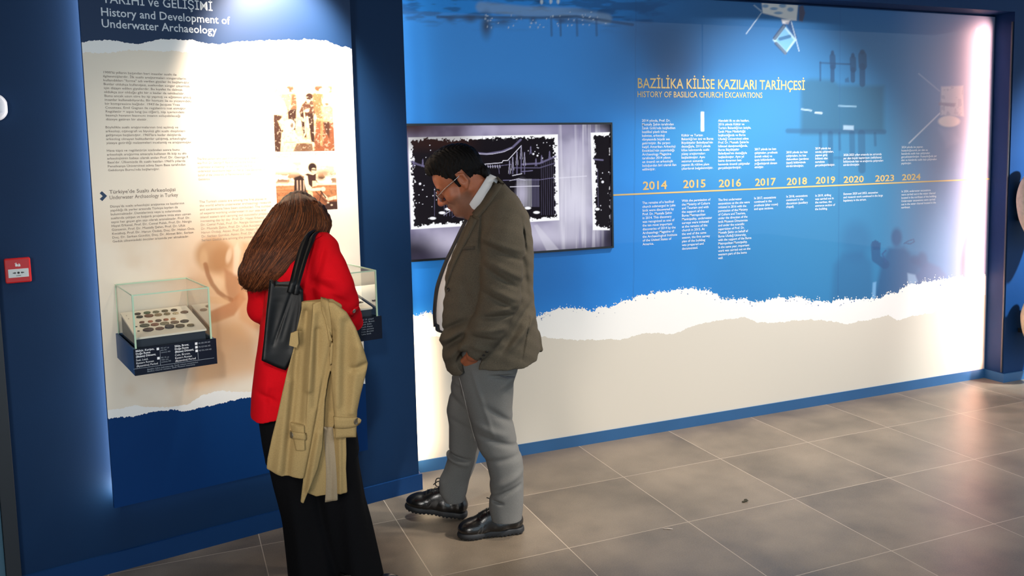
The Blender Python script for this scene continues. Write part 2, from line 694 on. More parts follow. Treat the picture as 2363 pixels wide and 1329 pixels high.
def floor_material():
    m = bpy.data.materials.new('floor_tiles')
    m.use_nodes = True
    nt = m.node_tree
    N, L = nt.nodes, nt.links
    b = N['Principled BSDF']
    g = N.new('ShaderNodeNewGeometry')
    sx = N.new('ShaderNodeSeparateXYZ')
    L.new(g.outputs['Position'], sx.inputs[0])

    def math_(op, a, bb=None, c=None):
        n = N.new('ShaderNodeMath')
        n.operation = op
        for i, v in enumerate((a, bb, c)):
            if v is None: continue
            if isinstance(v, (int, float)): n.inputs[i].default_value = v
            else: L.new(v, n.inputs[i])
        return n.outputs[0]
    u = math_('DIVIDE', sx.outputs['X'], .6)
    v = math_('DIVIDE', math_('ADD', sx.outputs['Y'], .530), .6)
    fu, fv = math_('FLOOR', u), math_('FLOOR', v)

    def edge(a):
        f = math_('FRACT', a)
        return math_('MINIMUM', f, math_('SUBTRACT', 1., f))
    e = math_('MINIMUM', edge(u), edge(v))
    grout = math_('LESS_THAN', e, .0030)
    cb = N.new('ShaderNodeCombineXYZ')
    L.new(fu, cb.inputs[0]); L.new(fv, cb.inputs[1])
    wn = N.new('ShaderNodeTexWhiteNoise')
    L.new(cb.outputs[0], wn.inputs['Vector'])
    n1 = N.new('ShaderNodeTexNoise'); n1.inputs['Scale'].default_value = 3.2; n1.inputs['Detail'].default_value = 8
    n2 = N.new('ShaderNodeTexNoise'); n2.inputs['Scale'].default_value = 160; n2.inputs['Detail'].default_value = 3
    off = N.new('ShaderNodeVectorMath'); off.operation = 'MULTIPLY_ADD'
    L.new(wn.outputs['Color'], off.inputs[0]); off.inputs[1].default_value = (30, 30, 30); L.new(g.outputs['Position'], off.inputs[2])
    L.new(off.outputs[0], n1.inputs['Vector'])
    L.new(g.outputs['Position'], n2.inputs['Vector'])
    f = math_('ADD', math_('MULTIPLY', n1.outputs['Fac'], .75), math_('MULTIPLY', n2.outputs['Fac'], .25))
    ramp = N.new('ShaderNodeValToRGB')
    ramp.color_ramp.elements[0].position, ramp.color_ramp.elements[0].color = .32, (*lin((92, 82, 71)), 1)
    ramp.color_ramp.elements[1].position, ramp.color_ramp.elements[1].color = .68, (*lin((136, 122, 105)), 1)
    L.new(f, ramp.inputs[0])
    sc = N.new('ShaderNodeVectorMath'); sc.operation = 'SCALE'
    L.new(ramp.outputs[0], sc.inputs[0])
    L.new(math_('MULTIPLY_ADD', wn.outputs['Value'], .12, .94), sc.inputs['Scale'])
    mx = N.new('ShaderNodeMix'); mx.data_type = 'RGBA'
    L.new(grout, mx.inputs[0]); L.new(sc.outputs[0], mx.inputs[6]); mx.inputs[7].default_value = (*lin((176, 160, 142)), 1)
    L.new(mx.outputs[2], b.inputs['Base Color'])
    L.new(math_('MULTIPLY_ADD', n1.outputs['Fac'], .16, .27), b.inputs['Roughness'])
    bp = N.new('ShaderNodeBump'); bp.inputs['Strength'].default_value = .12; bp.inputs['Distance'].default_value = .002
    L.new(math_('MULTIPLY_ADD', grout, -.6, n2.outputs['Fac']), bp.inputs['Height'])
    L.new(bp.outputs[0], b.inputs['Normal'])
    return m


def structure(name, items, material, bevel=0.):
    return tag(boxes(name, items, material, bevel=bevel), kind='structure')


structure('floor', [((-7, -9.5, -.08), (10, .35, 0))], floor_material())
structure('ceiling', [((-7, -5.5, 3.35), (10, .35, 3.45))], M_CEIL)
structure('wall_side_block', [((-2.95, -9.5, 0), (-2.76, -.30, 3.35))], mat('dark_side_block', (40, 48, 58), .7))  # unseen wall added to block world light from the left
structure('wall_back', [((.10, .022, 0), (4.60, .30, 3.35))], M_BLUE)
structure('wall_right', [((4.462, -.150, 0), (9.8, .022, 3.35))], M_BLUE)
structure('trim_1', [((.10, -.150, 2.565), (4.462, .022, 3.35))], M_BLUE)     # header over the mural recess
structure('baseboard_back', [((.10, -.007, 0), (4.462, .022, .0655))], M_SKIRT)
structure('baseboard_right', [((4.450, -.162, 0), (9.8, -.150, .062)), ((4.450, -.150, 0), (4.462, -.007, .062))], M_SKIRT)

# angled wall on the left
S_END, S_COR = .200, -2.75
bm = bmesh.new()
a, b_ = LP(S_END, 0, 0), LP(S_COR, 0, 0)
prism(bm, [(b_[0], b_[1]), (a[0], a[1]), (a[0], .022), (b_[0] - .05, .022)], (0, 0, 0), (1, 0, 0), (0, 1, 0), (0, 0, 1), 3.35)
tag(link('wall_left', bm_mesh(bm), M_BLUE_SHADED), kind='structure')
bm = bmesh.new()
p = [LP(-1.528, .012, 0), LP(S_END + .014, .012, 0), LP(S_END + .014, 0, 0), LP(-1.528, 0, 0)]
prism(bm, [(q[0], q[1]) for q in p], (0, 0, 0), (1, 0, 0), (0, 1, 0), (0, 0, 1), .082)
box(bm, (a[0] + .0005, a[1] + .002, 0), (a[0] + .012, -.008, .082))
tag(link('baseboard_left', bm_mesh(bm), M_BLUE), kind='structure')

# door at the far left of the angled wall
ML = Matrix(((LW[0], LN[0], 0, L0[0]), (LW[1], LN[1], 0, L0[1]), (0, 0, 1, 0), (0, 0, 0, 1)))
door = tag(empty('door_1', LP(-2.0, .001, 0)), kind='structure')
MD = Matrix.Translation(-Vector(LP(-2.0, .001, 0))) @ ML


def dbox(name, items, m):
    return boxes(name, items, m, door, MD, .002)


dbox('door_frame', [((-1.580, .001, 0), (-1.530, .030, 2.16)), ((-2.55, .001, 2.11), (-1.580, .030, 2.16)), ((-2.60, .001, 0), (-2.55, .030, 2.16))], M_FRAME)
dbox('door_stop', [((-1.614, .001, 0), (-1.581, .018, 2.109))], mat('teal_door_stop', (58, 92, 110), .4))
dbox('door_leaf', [((-2.549, .001, .008), (-1.615, .012, 2.109))], M_FRAME2)

# ------------------------------------------------------------------ mural
M_PRINT = mat('mural_print', rough=.5, attr='print', spec=.2, coat=.35, coat_rough=.015)
M_WHITE = mat('white_print', (244, 240, 234), .5)
M_CREAM = mat('cream_print', (218, 208, 192), .5)
M_GOLD = mat('gold_lettering', (214, 182, 118), .5)
M_LETTER = mat('white_lettering', (232, 236, 240), .5)


def jag(x, seed, amp):
    x = np.asarray(x, float)
    y = np.zeros_like(x)
    return (vnoise(x, y, 60., seed, 2) - .5) * amp * 1.2 + (vnoise(x, y, 9., seed + 5, 4) - .5) * amp * 2.2 + (vnoise(x, y, 2.4, seed + 9, 2) - .5) * amp * 1.6


def strip_poly(top, bot, step=1.6, seed=1, amp=3., amp_b=None, seed_b=None):
    """pixel outline of a strip with torn upper (and lower) edge; returns matched point pairs"""
    t, b = np.array(top, float), np.array(bot, float)
    x = np.arange(max(t[0, 0], b[0, 0]), min(t[-1, 0], b[-1, 0]) + .01, step)
    yt = np.interp(x, t[:, 0], t[:, 1]) + jag(x, seed, amp)
    yb = np.interp(x, b[:, 0], b[:, 1]) + (jag(x, seed_b, amp_b) if amp_b else 0)
    return x, yt, yb


def strip_mesh(x, yt, yb, place):
    V, F = [], []
    for i in range(len(x)):
        V += [place(x[i], yt[i]), place(x[i], yb[i])]
        if i:
            n = 2 * i
            F.append((n - 2, n - 1, n + 1, n))
    return V, F


def specks(V, F, pts, place):
    for (x, y, r) in pts:
        n = len(V)
        k = 6
        V += [place(x + r * math.cos(a) * random.uniform(.6, 1.3), y + r * math.sin(a) * random.uniform(.6, 1.3)) for a in [2 * math.pi * i / k for i in range(k)]]
        F.append(tuple(range(n, n + k)))


mural = empty('mural', (2.3, 0, .066), 0, 'long blue printed wall mural with a gold timeline and torn white lower band', 'mural')
mural.location = (0, 0, 0)
MZ0, MZ1, MX0, MX1 = .0655, 2.553, .12, 4.461


def paint_mural(V, gx, gy):
    x, y = project(V)
    p = Paint(x, y, (48, 150, 240))
    n = vnoise(x, y, 260., 3, 4)
    p.mix(.55 * smooth(.45, .75, n), (40, 128, 214))
    p.mix(.8 * smooth(1350, 2050, x) * smooth(120, 330, y), (58, 132, 170))
    p.mix(.8 * smooth(1250, 1650, x) * (1 - smooth(110, 340, y)), (46, 84, 130))
    p.blob(1990, 300, 420, 260, (72, 138, 172), .6)
    p.blob(1640, 330, 170, 150, (66, 154, 196), .6)
    p.blob(1880, 560, 420, 150, (58, 132, 172), .45)
    p.blob(1260, 660, 340, 150, (30, 100, 176), .6)
    p.blob(1560, 150, 85, 95, (38, 66, 110), .85, .9)
    p.blob(1500, 70, 90, 60, (42, 74, 124), .5)
    p.blob(1540, 235, 120, 60, (48, 84, 136), .5)
    p.blob(1150, 250, 160, 60, (40, 84, 148), .4)
    p.mix(.34 * smooth(1300, 1750, x), (44, 96, 140))
    # shore line at the top
    m = vnoise(x, y * 5, 50., 21, 4)
    p.mix(.55 * smooth(.5, .7, m) * (1 - smooth(20, 60, np.abs(y - 14 - (x - 950) * .02))) * (1 - smooth(1480, 1620, x)), (36, 66, 112))
    p.line([(1110, 16), (1210, 26), (1330, 30), (1400, 44)], 14, (150, 176, 206), .6, 10)
    p.line([(1010, 39), (1150, 40), (1250, 41), (1330, 38), (1460, 57)], 2.5, (30, 58, 100), .7, 4)
    for (cx, cy, rx, ry, a) in [(1122, 58, 16, 36, .85), (1086, 45, 18, 10, .6), (1040, 45, 14, 8, .5), (1160, 48, 22, 10, .5), (1230, 46, 10, 8, .6), (1296, 48, 12, 6, .5), (1245, 3, 14, 8, .7), (1370, 24, 70, 8, .4)]:
        p.blob(cx, cy, rx, ry, (34, 40, 62), a)
    for xx in (1272, 1293, 1331, 1376):
        p.line([(xx, 44), (xx + 1, 82)], 1.8, (36, 76, 130), .6, 3)
    r = np.random.default_rng(5)
    for i in range(46):
        cx, cy = r.uniform(1120, 1400), r.uniform(28, 64)
        p.blob(cx, cy, r.uniform(1.5, 2.6), r.uniform(1.5, 2.8), (214, 226, 240), .7, .6)
    for (cx, cy) in [(1271, 3), (1288, 3), (1250, 4)]:
        p.blob(cx, cy, 4, 7, (220, 230, 240), .9, .5)
    # boat with a square raft seen from above
    p.poly([(1757, 0), (1842, 6), (1838, 47), (1822, 46), (1760, 30)], (226, 222, 218), .95)
    p.poly([(1844, 16), (1853, 10), (1858, 30), (1852, 50), (1844, 48)], (84, 70, 78), .8)
    for (a, b, c, d) in [(1766, 14, 9, 5), (1786, 20, 11, 4), (1806, 13, 10, 6), (1824, 22, 9, 6), (1796, 30, 12, 4)]:
        p.blob(a, b, c, d, (90, 140, 184), .8, .5)
    p.poly([(1803, 44), (1824, 46), (1819, 56), (1806, 54)], (210, 206, 204), .9)
    p.poly([(1809, 57), (1838, 92), (1812, 126), (1783, 92)], (176, 208, 226), .8)
    p.poly([(1810, 64), (1832, 92), (1814, 118), (1791, 93)], (98, 156, 196), .9)
    p.line([(1788, 88), (1809, 60)], 7, (52, 62, 88), .8, 2)
    p.line([(1791, 100), (1812, 122)], 6, (52, 62, 88), .8, 2)
    p.line([(1800, 90), (1822, 84)], 5, (44, 84, 128), .8, 3)
    p.poly([(1812, 52), (1826, 48), (1840, 88), (1834, 88)], (46, 62, 100), .6)
    p.line([(1757, 30), (1722, 78)], 1.2, (190, 206, 220), .6, 1.5)
    p.line([(1757, 26), (1740, 12)], 1.2, (190, 206, 220), .6, 1.5)
    p.line([(1826, 50), (1844, 118)], 1.2, (190, 206, 220), .5, 1.5)
    # diving platform with people on it
    dk = (38, 68, 104)
    p.poly([(1849, 190), (1870, 182), (1920, 184), (1936, 196), (2040, 198), (2040, 306), (1849, 310)], (50, 92, 118), .7, 8)
    p.poly([(1849, 190), (1936, 196), (1936, 310), (1849, 310)], (52, 98, 130), .45, 8)
    p.line([(1818, 302), (2040, 304)], 6, (48, 88, 124), .65, 5)
    p.line([(1936, 244), (1975, 246)], 2, (150, 190, 214), .6, 2)
    p.line([(1850, 252), (1872, 255)], 2, (190, 214, 230), .5, 2)
    p.line([(1882, 260), (1896, 261)], 2.5, (206, 222, 234), .6, 2)
    p.poly([(1946, 289), (1970, 290), (1970, 300), (1946, 299)], (186, 212, 232), .6)
    p.line([(1893, 145), (1962, 148)], 2, dk, .7, 2)
    p.line([(1893, 143), (1893, 186)], 2, dk, .7, 2)
    for (cx, h0, h1, w) in [(1921, 116, 186, 11), (1968, 122, 186, 12), (1990, 114, 194, 17)]:
        p.blob(cx, h0 + 6, w * .42, 7, dk, .9, .5)
        p.line([(cx, h0 + 14), (cx + 1, h0 + 38)], w * .95, dk, .8, 3)
        p.line([(cx, h0 + 38), (cx, h1)], w * .6, dk, .8, 3)
    p.poly([(1950, 182), (1958, 178), (1960, 190), (1950, 190)], dk, .6)
    for (xx, y1, w) in [(1893, 350, 3), (1916, 380, 8), (1937, 345, 2), (1966, 365, 9), (1988, 392, 13), (2019, 335, 2)]:
        p.line([(xx, 308), (xx + 1, y1)], w, dk, .45, 4)
    p.line([(1927, 364), (1996, 366)], 3, dk, .3, 4)
    # small boat and dinghy at the right
    p.poly([(2172, 200), (2222, 198), (2224, 268), (2170, 266)], (206, 206, 206), .85, 3)
    nb = vnoise(x, y, 9., 31, 3)
    p.mix(.7 * smooth(.5, .62, nb) * (1 - smooth(0, 3, polydist(x, y, [(2172, 200), (2222, 198), (2224, 268), (2170, 266)]))), (140, 150, 168))
    p.poly([(2166, 236), (2206, 238), (2202, 246), (2166, 243)], (96, 100, 120), .8, 2)
    p.blob(2190, 280, 27, 14, (238, 230, 214), 1, .25)
    p.line([(2168, 262), (2098, 330)], 1.8, (214, 222, 230), .8, 1.5)
    p.line([(2168, 210), (2120, 170)], 1.2, (170, 190, 210), .5, 1.5)
    p.poly([(2166, 296), (2200, 300), (2212, 326), (2184, 340)], (128, 160, 196), .5, 8)
    # three divers near the torn edge
    dv = (46, 96, 142)
    p.blob(1976, 556, 42, 56, dv, .45, .6)
    p.poly([(1918, 700), (1924, 612), (1944, 584), (1990, 580), (2012, 606), (2016, 700)], dv, .55, 10)
    dv = (42, 82, 128)
    p.blob(2069, 548, 15, 26, dv, .9, .5)
    p.poly([(2050, 572), (2086, 568), (2104, 590), (2128, 604), (2096, 690), (2040, 700), (2016, 690), (2036, 600)], dv, .75, 8)
    p.line([(2020, 566), (2022, 596), (2042, 610)], 17, dv, .8, 4)
    for k in range(4):
        p.line([(2015 + k * 5, 556 + abs(k - 1) * 3), (2017 + k * 4, 574)], 3.5, dv, .8, 2)
    p.line([(2086, 562), (2096, 556), (2108, 552), (2110, 558), (2100, 563), (2090, 561)], 1.5, dv, .9, 1.5)
    p.line([(2044, 578), (2036, 586), (2044, 604)], 2, (50, 86, 136), .8, 2)
    p.blob(2128, 602, 15, 24, dv, .85, .5)
    p.blob(2112, 600, 12, 14, dv, .7, .6)
    p.poly([(2112, 636), (2140, 604), (2168, 616), (2186, 638), (2150, 660), (2108, 668)], (66, 84, 130), .75, 6)
    p.poly([(2094, 630), (2112, 634), (2118, 650), (2096, 664)], (168, 196, 226), .7, 3)
    p.poly([(2014, 652), (2022, 650), (2020, 690), (2012, 690)], (120, 172, 216), .8, 2)
    p.mix(.62 * smooth(2030, 2215, x + (y - 300) * .03), (160, 160, 182))  # glow of the right led strip mixed into the print colour
    for xs in (1465, 1937):                               # joins between the printed sheets
        p.mix(.30 * (1 - smooth(.4, 1.6, np.abs(x - xs - (y - 300) * -.008))), (40, 80, 130))
    return p.c


bm = bmesh.new()
box(bm, (MX0, .0005, MZ0), (MX1, .0215, MZ1))
link('backing_board', bm_mesh(bm), mat('mural_backing', (40, 70, 110), .6), mural)
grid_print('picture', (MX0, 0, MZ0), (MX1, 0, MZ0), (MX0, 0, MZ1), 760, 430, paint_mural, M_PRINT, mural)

T_TOP = [(900, 732), (950, 728), (1000, 722), (1100, 728), (1200, 738), (1241, 728), (1290, 712), (1340, 711), (1367, 722), (1385, 708), (1410, 709), (1440, 695), (1490, 680), (1540, 671), (1595, 664), (1620, 668), (1650, 677), (1670, 691), (1720, 689), (1750, 696), (1790, 690), (1850, 685), (1877, 697), (1940, 692), (2000, 690), (2030, 686), (2060, 678), (2095, 660), (2115, 655), (2150, 650), (2200, 636), (2230, 634), (2250, 630), (2276, 632)]
T_BOT = [(900, 784), (950, 780), (1000, 776), (1100, 780), (1255, 778), (1340, 785), (1430, 783), (1480, 771), (1515, 768), (1555, 771), (1600, 752), (1650, 740), (1720, 732), (1750, 744), (1800, 743), (1850, 738), (1900, 740), (1955, 748), (2000, 738), (2050, 727), (2070, 740), (2100, 730), (2150, 722), (2190, 702), (2210, 685), (2240, 682), (2276, 680)]
x, yt, yb = strip_poly(T_TOP, [(px_, py_ + 10) for px_, py_ in T_BOT], 1.5, 40, 4.5)
V, F = strip_mesh(x, yt, yb, lambda a, b: on_mural(a, b, .0003))
sp = []
for i in range(330):
    k = random.randrange(len(x))
    sp.append((x[k] + random.uniform(-2, 2), yt[k] - abs(random.gauss(0, 3.2)) - .5, random.uniform(.5, 1.7)))
specks(V, F, sp, lambda a, b: on_mural(a, b, .0003))
link('torn_white_band', mesh(V, F), M_WHITE, mural)
V, F = [], []
sp = []
for i in range(150):
    k = random.randrange(len(x))
    w = 2.2 if (1240 < x[k] < 1400 or 1700 < x[k] < 1900) else .6
    if random.random() < w / 2:
        sp.append((x[k], yt[k] + abs(random.gauss(0, 7)) + 2, random.uniform(.5, 1.5)))
specks(V, F, sp, lambda a, b: on_mural(a, b, .0007))
tag(link('torn_edge_flecks', mesh(V, F), mat('blue_flecks', (46, 88, 150), .5), mural), kind='stuff')
# the cream field below
x, yt, _ = strip_poly(T_BOT, T_BOT, 2., 70, 2.2)
tp = [on_mural(a, b, .0005) for a, b in zip(x, yt)]
V, F = [], []
for i, q in enumerate(tp):
    V += [q, (q[0], q[1], MZ0)]
    if i: F.append((2 * i - 2, 2 * i - 1, 2 * i + 1, 2 * i))
link('cream_band', mesh(V, F), M_CREAM, mural)


def mural_text(name, lines, x0, y0, x1, size_px, pitch_px, material, bold=0., y1=None):
    """baseline of the first line starts at pixel (x0, y0); the widest line reaches pixel x1"""
    a = on_mural(x0, y0)
    b = on_mural(x1, y1 if y1 is not None else y0)
    h = np.linalg.norm(on_mural(x0, y0 + 100) - a) / 100
    return lettering(name, lines, material, mural, (a[0], 0, a[2]), (1, 0, 0), (0, 0, 1), size_px * h, pitch_px * h, b[0] - a[0], bold, (0, -1, 0), .0009)


mural_text('heading', ['BAZİLİKA KİLİSE KAZILARI TARİHÇESİ'], 1470, 203, 1857, 33, 30, M_GOLD, .008, 210)
mural_text('subheading', ['HISTORY OF BASILICA CHURCH EXCAVATIONS'], 1470, 224, 1759, 19.5, 20, M_GOLD, .004, 229)
a, b_ = on_mural(1415, 450), on_mural(2284, 413.5)
boxes('timeline', [((1.446, -.0010, 1.4275), (4.455, -.0002, 1.4365))], M_GOLD, mural)
YEARS = [('2014', 1483, 438, 1539, 437), ('2015', 1576, 434, 1628, 433), ('2016', 1658, 432, 1710, 431), ('2017', 1742, 429, 1790, 428), ('2018', 1815, 427, 1862, 426),
         ('2019', 1882, 424, 1927, 423), ('2020', 1946, 422, 1993, 421), ('2023', 2019, 419, 2063, 418), ('2024', 2081, 416, 2124, 415)]
for t, x0, y0, x1, y1 in YEARS:
    mural_text('year_label', [t], x0, y0, x1, 27 - (x0 - 1483) * .0125, 20, M_GOLD, .022, y1)
TOPS = [
    (1481, 281, 1560, 8.66, ['2014 yılında, Prof. Dr.', 'Mustafa Şahin tarafından', "İznik Gölü'nde keşfedilen", 'bazilikal planlı kilise', 'kalıntısı, arkeoloji', 'dünyasında büyük ses', 'getirmiştir. Bu çarpıcı', 'keşif, Amerikan Arkeoloji', "Enstitüsü'nün yayımladığı", 'Archaeology Magazine', 'tarafından 2014 yılının', 'en önemli on arkeolojik', 'buluşundan biri olarak ilan', 'edilmiştir.']),
    (1572, 315, 1646, 8.5, ['Kültür ve Turizm', "Bakanlığı'nın izni ve Bursa", "Büyükşehir Belediyesi'nin", 'desteğiyle, 2015 yılında', 'kilise kalıntısında sualtı', 'yüzey araştırmaları', 'başlatılmıştır. Aynı', 'sezonun sonunda', 'yapının ilk rölöve planı', 'çıkarılarak belgelenmiştir.']),
    (1657, 281, 1733, 8.4, ['Alandaki ilk su altı kazıları,', '2016 yılında Kültür ve', "Turizm Bakanlığı'nın izniyle,", 'İznik Müze Müdürlüğü', 'başkanlığında ve Bursa', 'Uludağ Üniversitesi adına', "Prof. Dr. Mustafa Şahin'in", 'bilimsel danışmanlığında,', 'Bursa Büyükşehir', "Belediyesi'nin desteğiyle", 'başlatılmıştır. Aynı yıl', 'bema duvarının batı', 'kısmında önemli çalışmalar', 'gerçekleştirilmiştir.']),
    (1741, 347, 1794, 8.2, ['2017 yılında ise kazı', 'çalışmaları, prothesis', '(sunak odası) ve', 'apsis bölümlerinde', 'yoğunlaşarak devam', 'etmiştir.']),
    (1814, 354, 1866, 7.9, ['2018 yılında ise kazı', 'çalışmaları, bu kez', 'diakonikon (yardımcı', 'şapel) bölümünde', 'sürdürülmüştür.']),
    (1881, 345, 1927, 7.7, ['2019 yılında ise', 'sondaj çalışmaları,', 'yapının giriş', 'bölümü olan', 'nartekste', 'gerçekleştirilmiştir.']),
    (1946, 360, 2038, 7.6, ['2020-2023 yılları arasında ise atriumda', 'yer alan büyük bapteriyum (vaftizhane)', 'bölümünde kazı ve araştırma çalışmaları', 'sürdürülmüştür.']),
    (2080, 342, 2162, 7.4, ['2024 yılında ise yapının', 'kuzeydoğusunda yer alan su', 'kanalında sualtı kazı çalışmaları', 'gerçekleştirilmiştir. Kuzeydoğuda yer', 'alan su kanalında sualtı kazı çalışmaları', 'yapılmıştır.'])]
BOTS = [
    (1482, 471, 1562, 8.66, ['The remains of a basilical', 'church submerged in Lake', 'Iznik were discovered by', 'Prof. Dr. Mustafa Şahin', 'in 2014. This discovery', 'was recognized as one of', 'the ten most important', 'discoveries of 2014 by the', 'Archaeology Magazine of', 'the Archaeological Institute', 'of the United States of', 'America.']),
    (1573, 466, 1643, 8.5, ['With the permission of', 'the Ministry of Culture', 'and Tourism and with', 'the support of the', 'Bursa Metropolitan', 'Municipality, underwater', 'surveys were initiated', 'at the remains of the', 'church in 2015. At', 'the end of the same', 'season, the first survey', 'plan of the building', 'was prepared and', 'documented.']),
    (1657, 464, 1734, 8.4, ['The first underwater', 'excavations at the site were', 'initiated in 2016 with the', 'permission of the Ministry', 'of Culture and Tourism,', 'under the direction of the', 'Iznik Museum Directorate', 'and under the scientific', 'supervision of Prof. Dr.', 'Mustafa Şahin on behalf of', 'Bursa Uludağ University,', 'with the support of the Bursa', 'Metropolitan Municipality.', 'In the same year, important', 'work was carried out on the', 'western part of the bema', 'wall.']),
    (1740, 460, 1795, 8.2, ['In 2017, excavations', 'continued in the', 'prothesis (altar room)', 'and apse sections.']),
    (1814, 456, 1864, 7.9, ['In 2018, excavations', 'continued in the', 'diaconicon (auxiliary', 'chapel).']),
    (1881, 454, 1927, 7.7, ['In 2019, drilling', 'was carried out in', 'the narthex, the', 'entrance section of', 'the building.']),
    (1946, 450, 2037, 7.6, ['Between 2020 and 2023, excavation', 'and research work continued in the large', 'baptistery in the atrium.']),
    (2080, 444, 2161, 7.4, ['In 2024, underwater excavations', 'were carried out in the water channel', 'located in the northeast of the building.', 'Underwater excavations were carried', 'out in the water channel located in the', 'northeast.'])]
for nm, rows in (('turkish_paragraph', TOPS), ('english_paragraph', BOTS)):
    for x0, y0, x1, pitch, lines in rows:
        mural_text(nm, lines, x0, y0, x1, pitch * .94, pitch, M_LETTER, .009)

# ------------------------------------------------------------------ led profiles of the recess
tag(boxes('light_profile', [((4.4535, -.142, .07), (4.4612, -.132, 2.50))], mat('grey_aluminium', (66, 68, 72), .5)),
    'slim upright aluminium light profile on the recess edge beside the mural', 'light profile')

# ------------------------------------------------------------------ screen
tv = empty('screen', (.82, -.0012, 1.13), 0, 'wide wall screen showing a white line drawing of a church in a ragged frame', 'screen')
TX0, TX1, TZ0, TZ1 = .170, 1.4385, 1.131, 1.8425
fw = .011
bm = bmesh.new()
for lo, hi in [((TX0, -.014, TZ0), (TX1, -.0012, TZ0 + fw)), ((TX0, -.014, TZ1 - fw), (TX1, -.0012, TZ1)), ((TX0, -.014, TZ0 + fw), (TX0 + fw, -.0012, TZ1 - fw)), ((TX1 - fw, -.014, TZ0 + fw), (TX1, -.0012, TZ1 - fw))]:
    box(bm, np.array(lo) - np.array((.82, -.0012, 1.13)), np.array(hi) - np.array((.82, -.0012, 1.13)))
link('bezel', bm_mesh(bm), mat('black_bezel', (14, 14, 17), .35), tv)


def paint_screen(V, gx, gy):
    x, y = project(V + np.array((.82, -.0012, 1.13)))
    x = np.asarray(x); y = np.asarray(y)
    p = Paint(x, y, (112, 106, 138))
    n = vnoise(x, y, 70., 51, 4)
    p.mix(.8 * smooth(.35, .7, n), (166, 160, 190))
    p.blob(1325, 450, 60, 150, (226, 224, 240), .85)
    p.blob(1210, 300, 120, 22, (180, 172, 200), .8)
    p.blob(1040, 560, 90, 50, (210, 204, 226), .75)
    p.blob(1250, 545, 110, 40, (206, 202, 222), .8)
    vs = vnoise(x * 6, y * .25, 60., 57, 3)
    p.mix(.45 * smooth(.5, .7, vs) * smooth(1285, 1300, x), (240, 238, 250))
    p.mix(.5 * smooth(.55, .7, vnoise(x * 5, y * .3, 60., 58, 3)) * smooth(1285, 1300, x), (128, 122, 158))
    # dark corners of the film frame
    p.mix(.92 * (1 - smooth(0, 105, x - 938)) * (1 - smooth(0, 34, y - 290)), (58, 36, 22))
    p.mix(.95 * (1 - smooth(30, 118, np.hypot((x - 945) * 1.0, (y - 602) * 1.35))), (20, 16, 26))
    p.mix(.9 * smooth(1330, 1408, x) * (1 - smooth(288, 312, y)), (52, 50, 50))
    p.mix(.95 * smooth(1370, 1412, x) * smooth(500, 560, y), (26, 24, 36))
    p.mix(.9 * smooth(1385, 1412, x), (40, 36, 46))
    p.mix(.6 * smooth(552, 590, y + (x - 1200) * .05), (60, 54, 76))
    p.poly([(1232, 520), (1262, 580), (1290, 576), (1240, 518)], (228, 226, 238), .35, 2)

    def frame(quad, inner, seed):
        p.poly(quad, (252, 252, 255), 1, .8)
        d = polydist(x, y, inner)
        rag = (vnoise(x, y, 4.2, seed, 4) - .5) * 15 + (vnoise(x, y, 26., seed + 4, 2) - .5) * 8
        p.mix(1 - smooth(-1.2, .4, d + 3 + rag), (20, 15, 20))
    frame([(942, 317), (1287.5, 310), (1291, 508), (948.5, 529.5)], [(946, 321), (1284, 314), (1287, 502), (953, 524)], 61)
    frame([(1363, 306), (1407, 305), (1407, 531), (1368, 531)], [(1368, 310), (1412, 308), (1412, 526), (1372, 526)], 71)
    q = lambda a, b: (920 + a * .2708, 260 + b * .2708)
    W = (236, 234, 250)
    LV = (128, 122, 160)

    def ln(pts, w, c=W, a=.9, s=.9):
        p.line([q(*t) for t in pts], w * .62, c, a * .9, s * .8)
    p.mix(.55 * (1 - smooth(150, 420, np.abs(x - q(330, 0)[0]) * 3.7)) * (1 - smooth(0, 30, y - 330)), (54, 28, 18))
    ln([(560, 310), (640, 342), (750, 352), (880, 332), (970, 296), (1040, 230)], 3.5, LV, .75, 3)
    ln([(600, 330), (700, 352), (800, 352), (900, 332), (965, 300)], 1.0, W, .7)
    ln([(690, 442), (880, 426), (890, 408), (930, 406), (1045, 280)], 1.5)
    ln([(690, 466), (880, 450), (960, 440)], 1., LV, .7)
    for k in range(9):
        a = 700 + k * 20
        ln([(a, 446), (a + 3, 470)], .9, W, .7)
        ln([(a, 446), (a + 10, 464)], .6, LV, .7)
    ln([(720, 480), (740, 484), (755, 500), (762, 530)], 1, W, .6)
    ln([(852, 470), (858, 520)], 1.2, LV, .6)
    ln([(1050, 440), (1200, 432), (1340, 372)], 3, LV, .7, 2.5)
    ln([(970, 470), (1200, 470), (1330, 430)], 1.2, LV, .5, 2)
    for k, a in enumerate((945, 972, 1008, 1044, 1072)):
        t = (410, 380, 335, 285, 340)[k]
        ln([(a, t), (a - 10, t + 110)], .6, W, .75, .5)
        ln([(a, t), (a + 10, t + 110)], .6, W, .75, .5)
        ln([(a, t), (a, 520)], 2., LV, .55, 2)
    for a, t in ((1125, 285), (1170, 390), (1218, 362), (1286, 325), (205, 395), (128, 395)):
        ln([(a, t), (a - 10, t + 70)], .5, LV, .8, .5)
        ln([(a, t), (a + 10, t + 70)], .5, LV, .8, .5)
        ln([(a, t + 10), (a, t + 60)], 2., LV, .6, 2)
    ln([(105, 415), (160, 440), (240, 462)], 3, LV, .6, 3)
    ln([(970, 536), (1050, 520)], 1.6)
    ln([(1050, 502), (1140, 494)], 2., LV, .9)
    ln([(890, 576), (1200, 572), (1335, 552)], 1., LV, .9)
    ln([(950, 631), (1197, 625)], 1.6)
    ln([(945, 580), (1020, 562), (1080, 575)], 1.2, W, .6)
    for a in range(1010, 1200, 13):
        ln([(a, 566), (a + 2, 800)], 1.1, W if a < 1130 else LV, .55, 1.4)
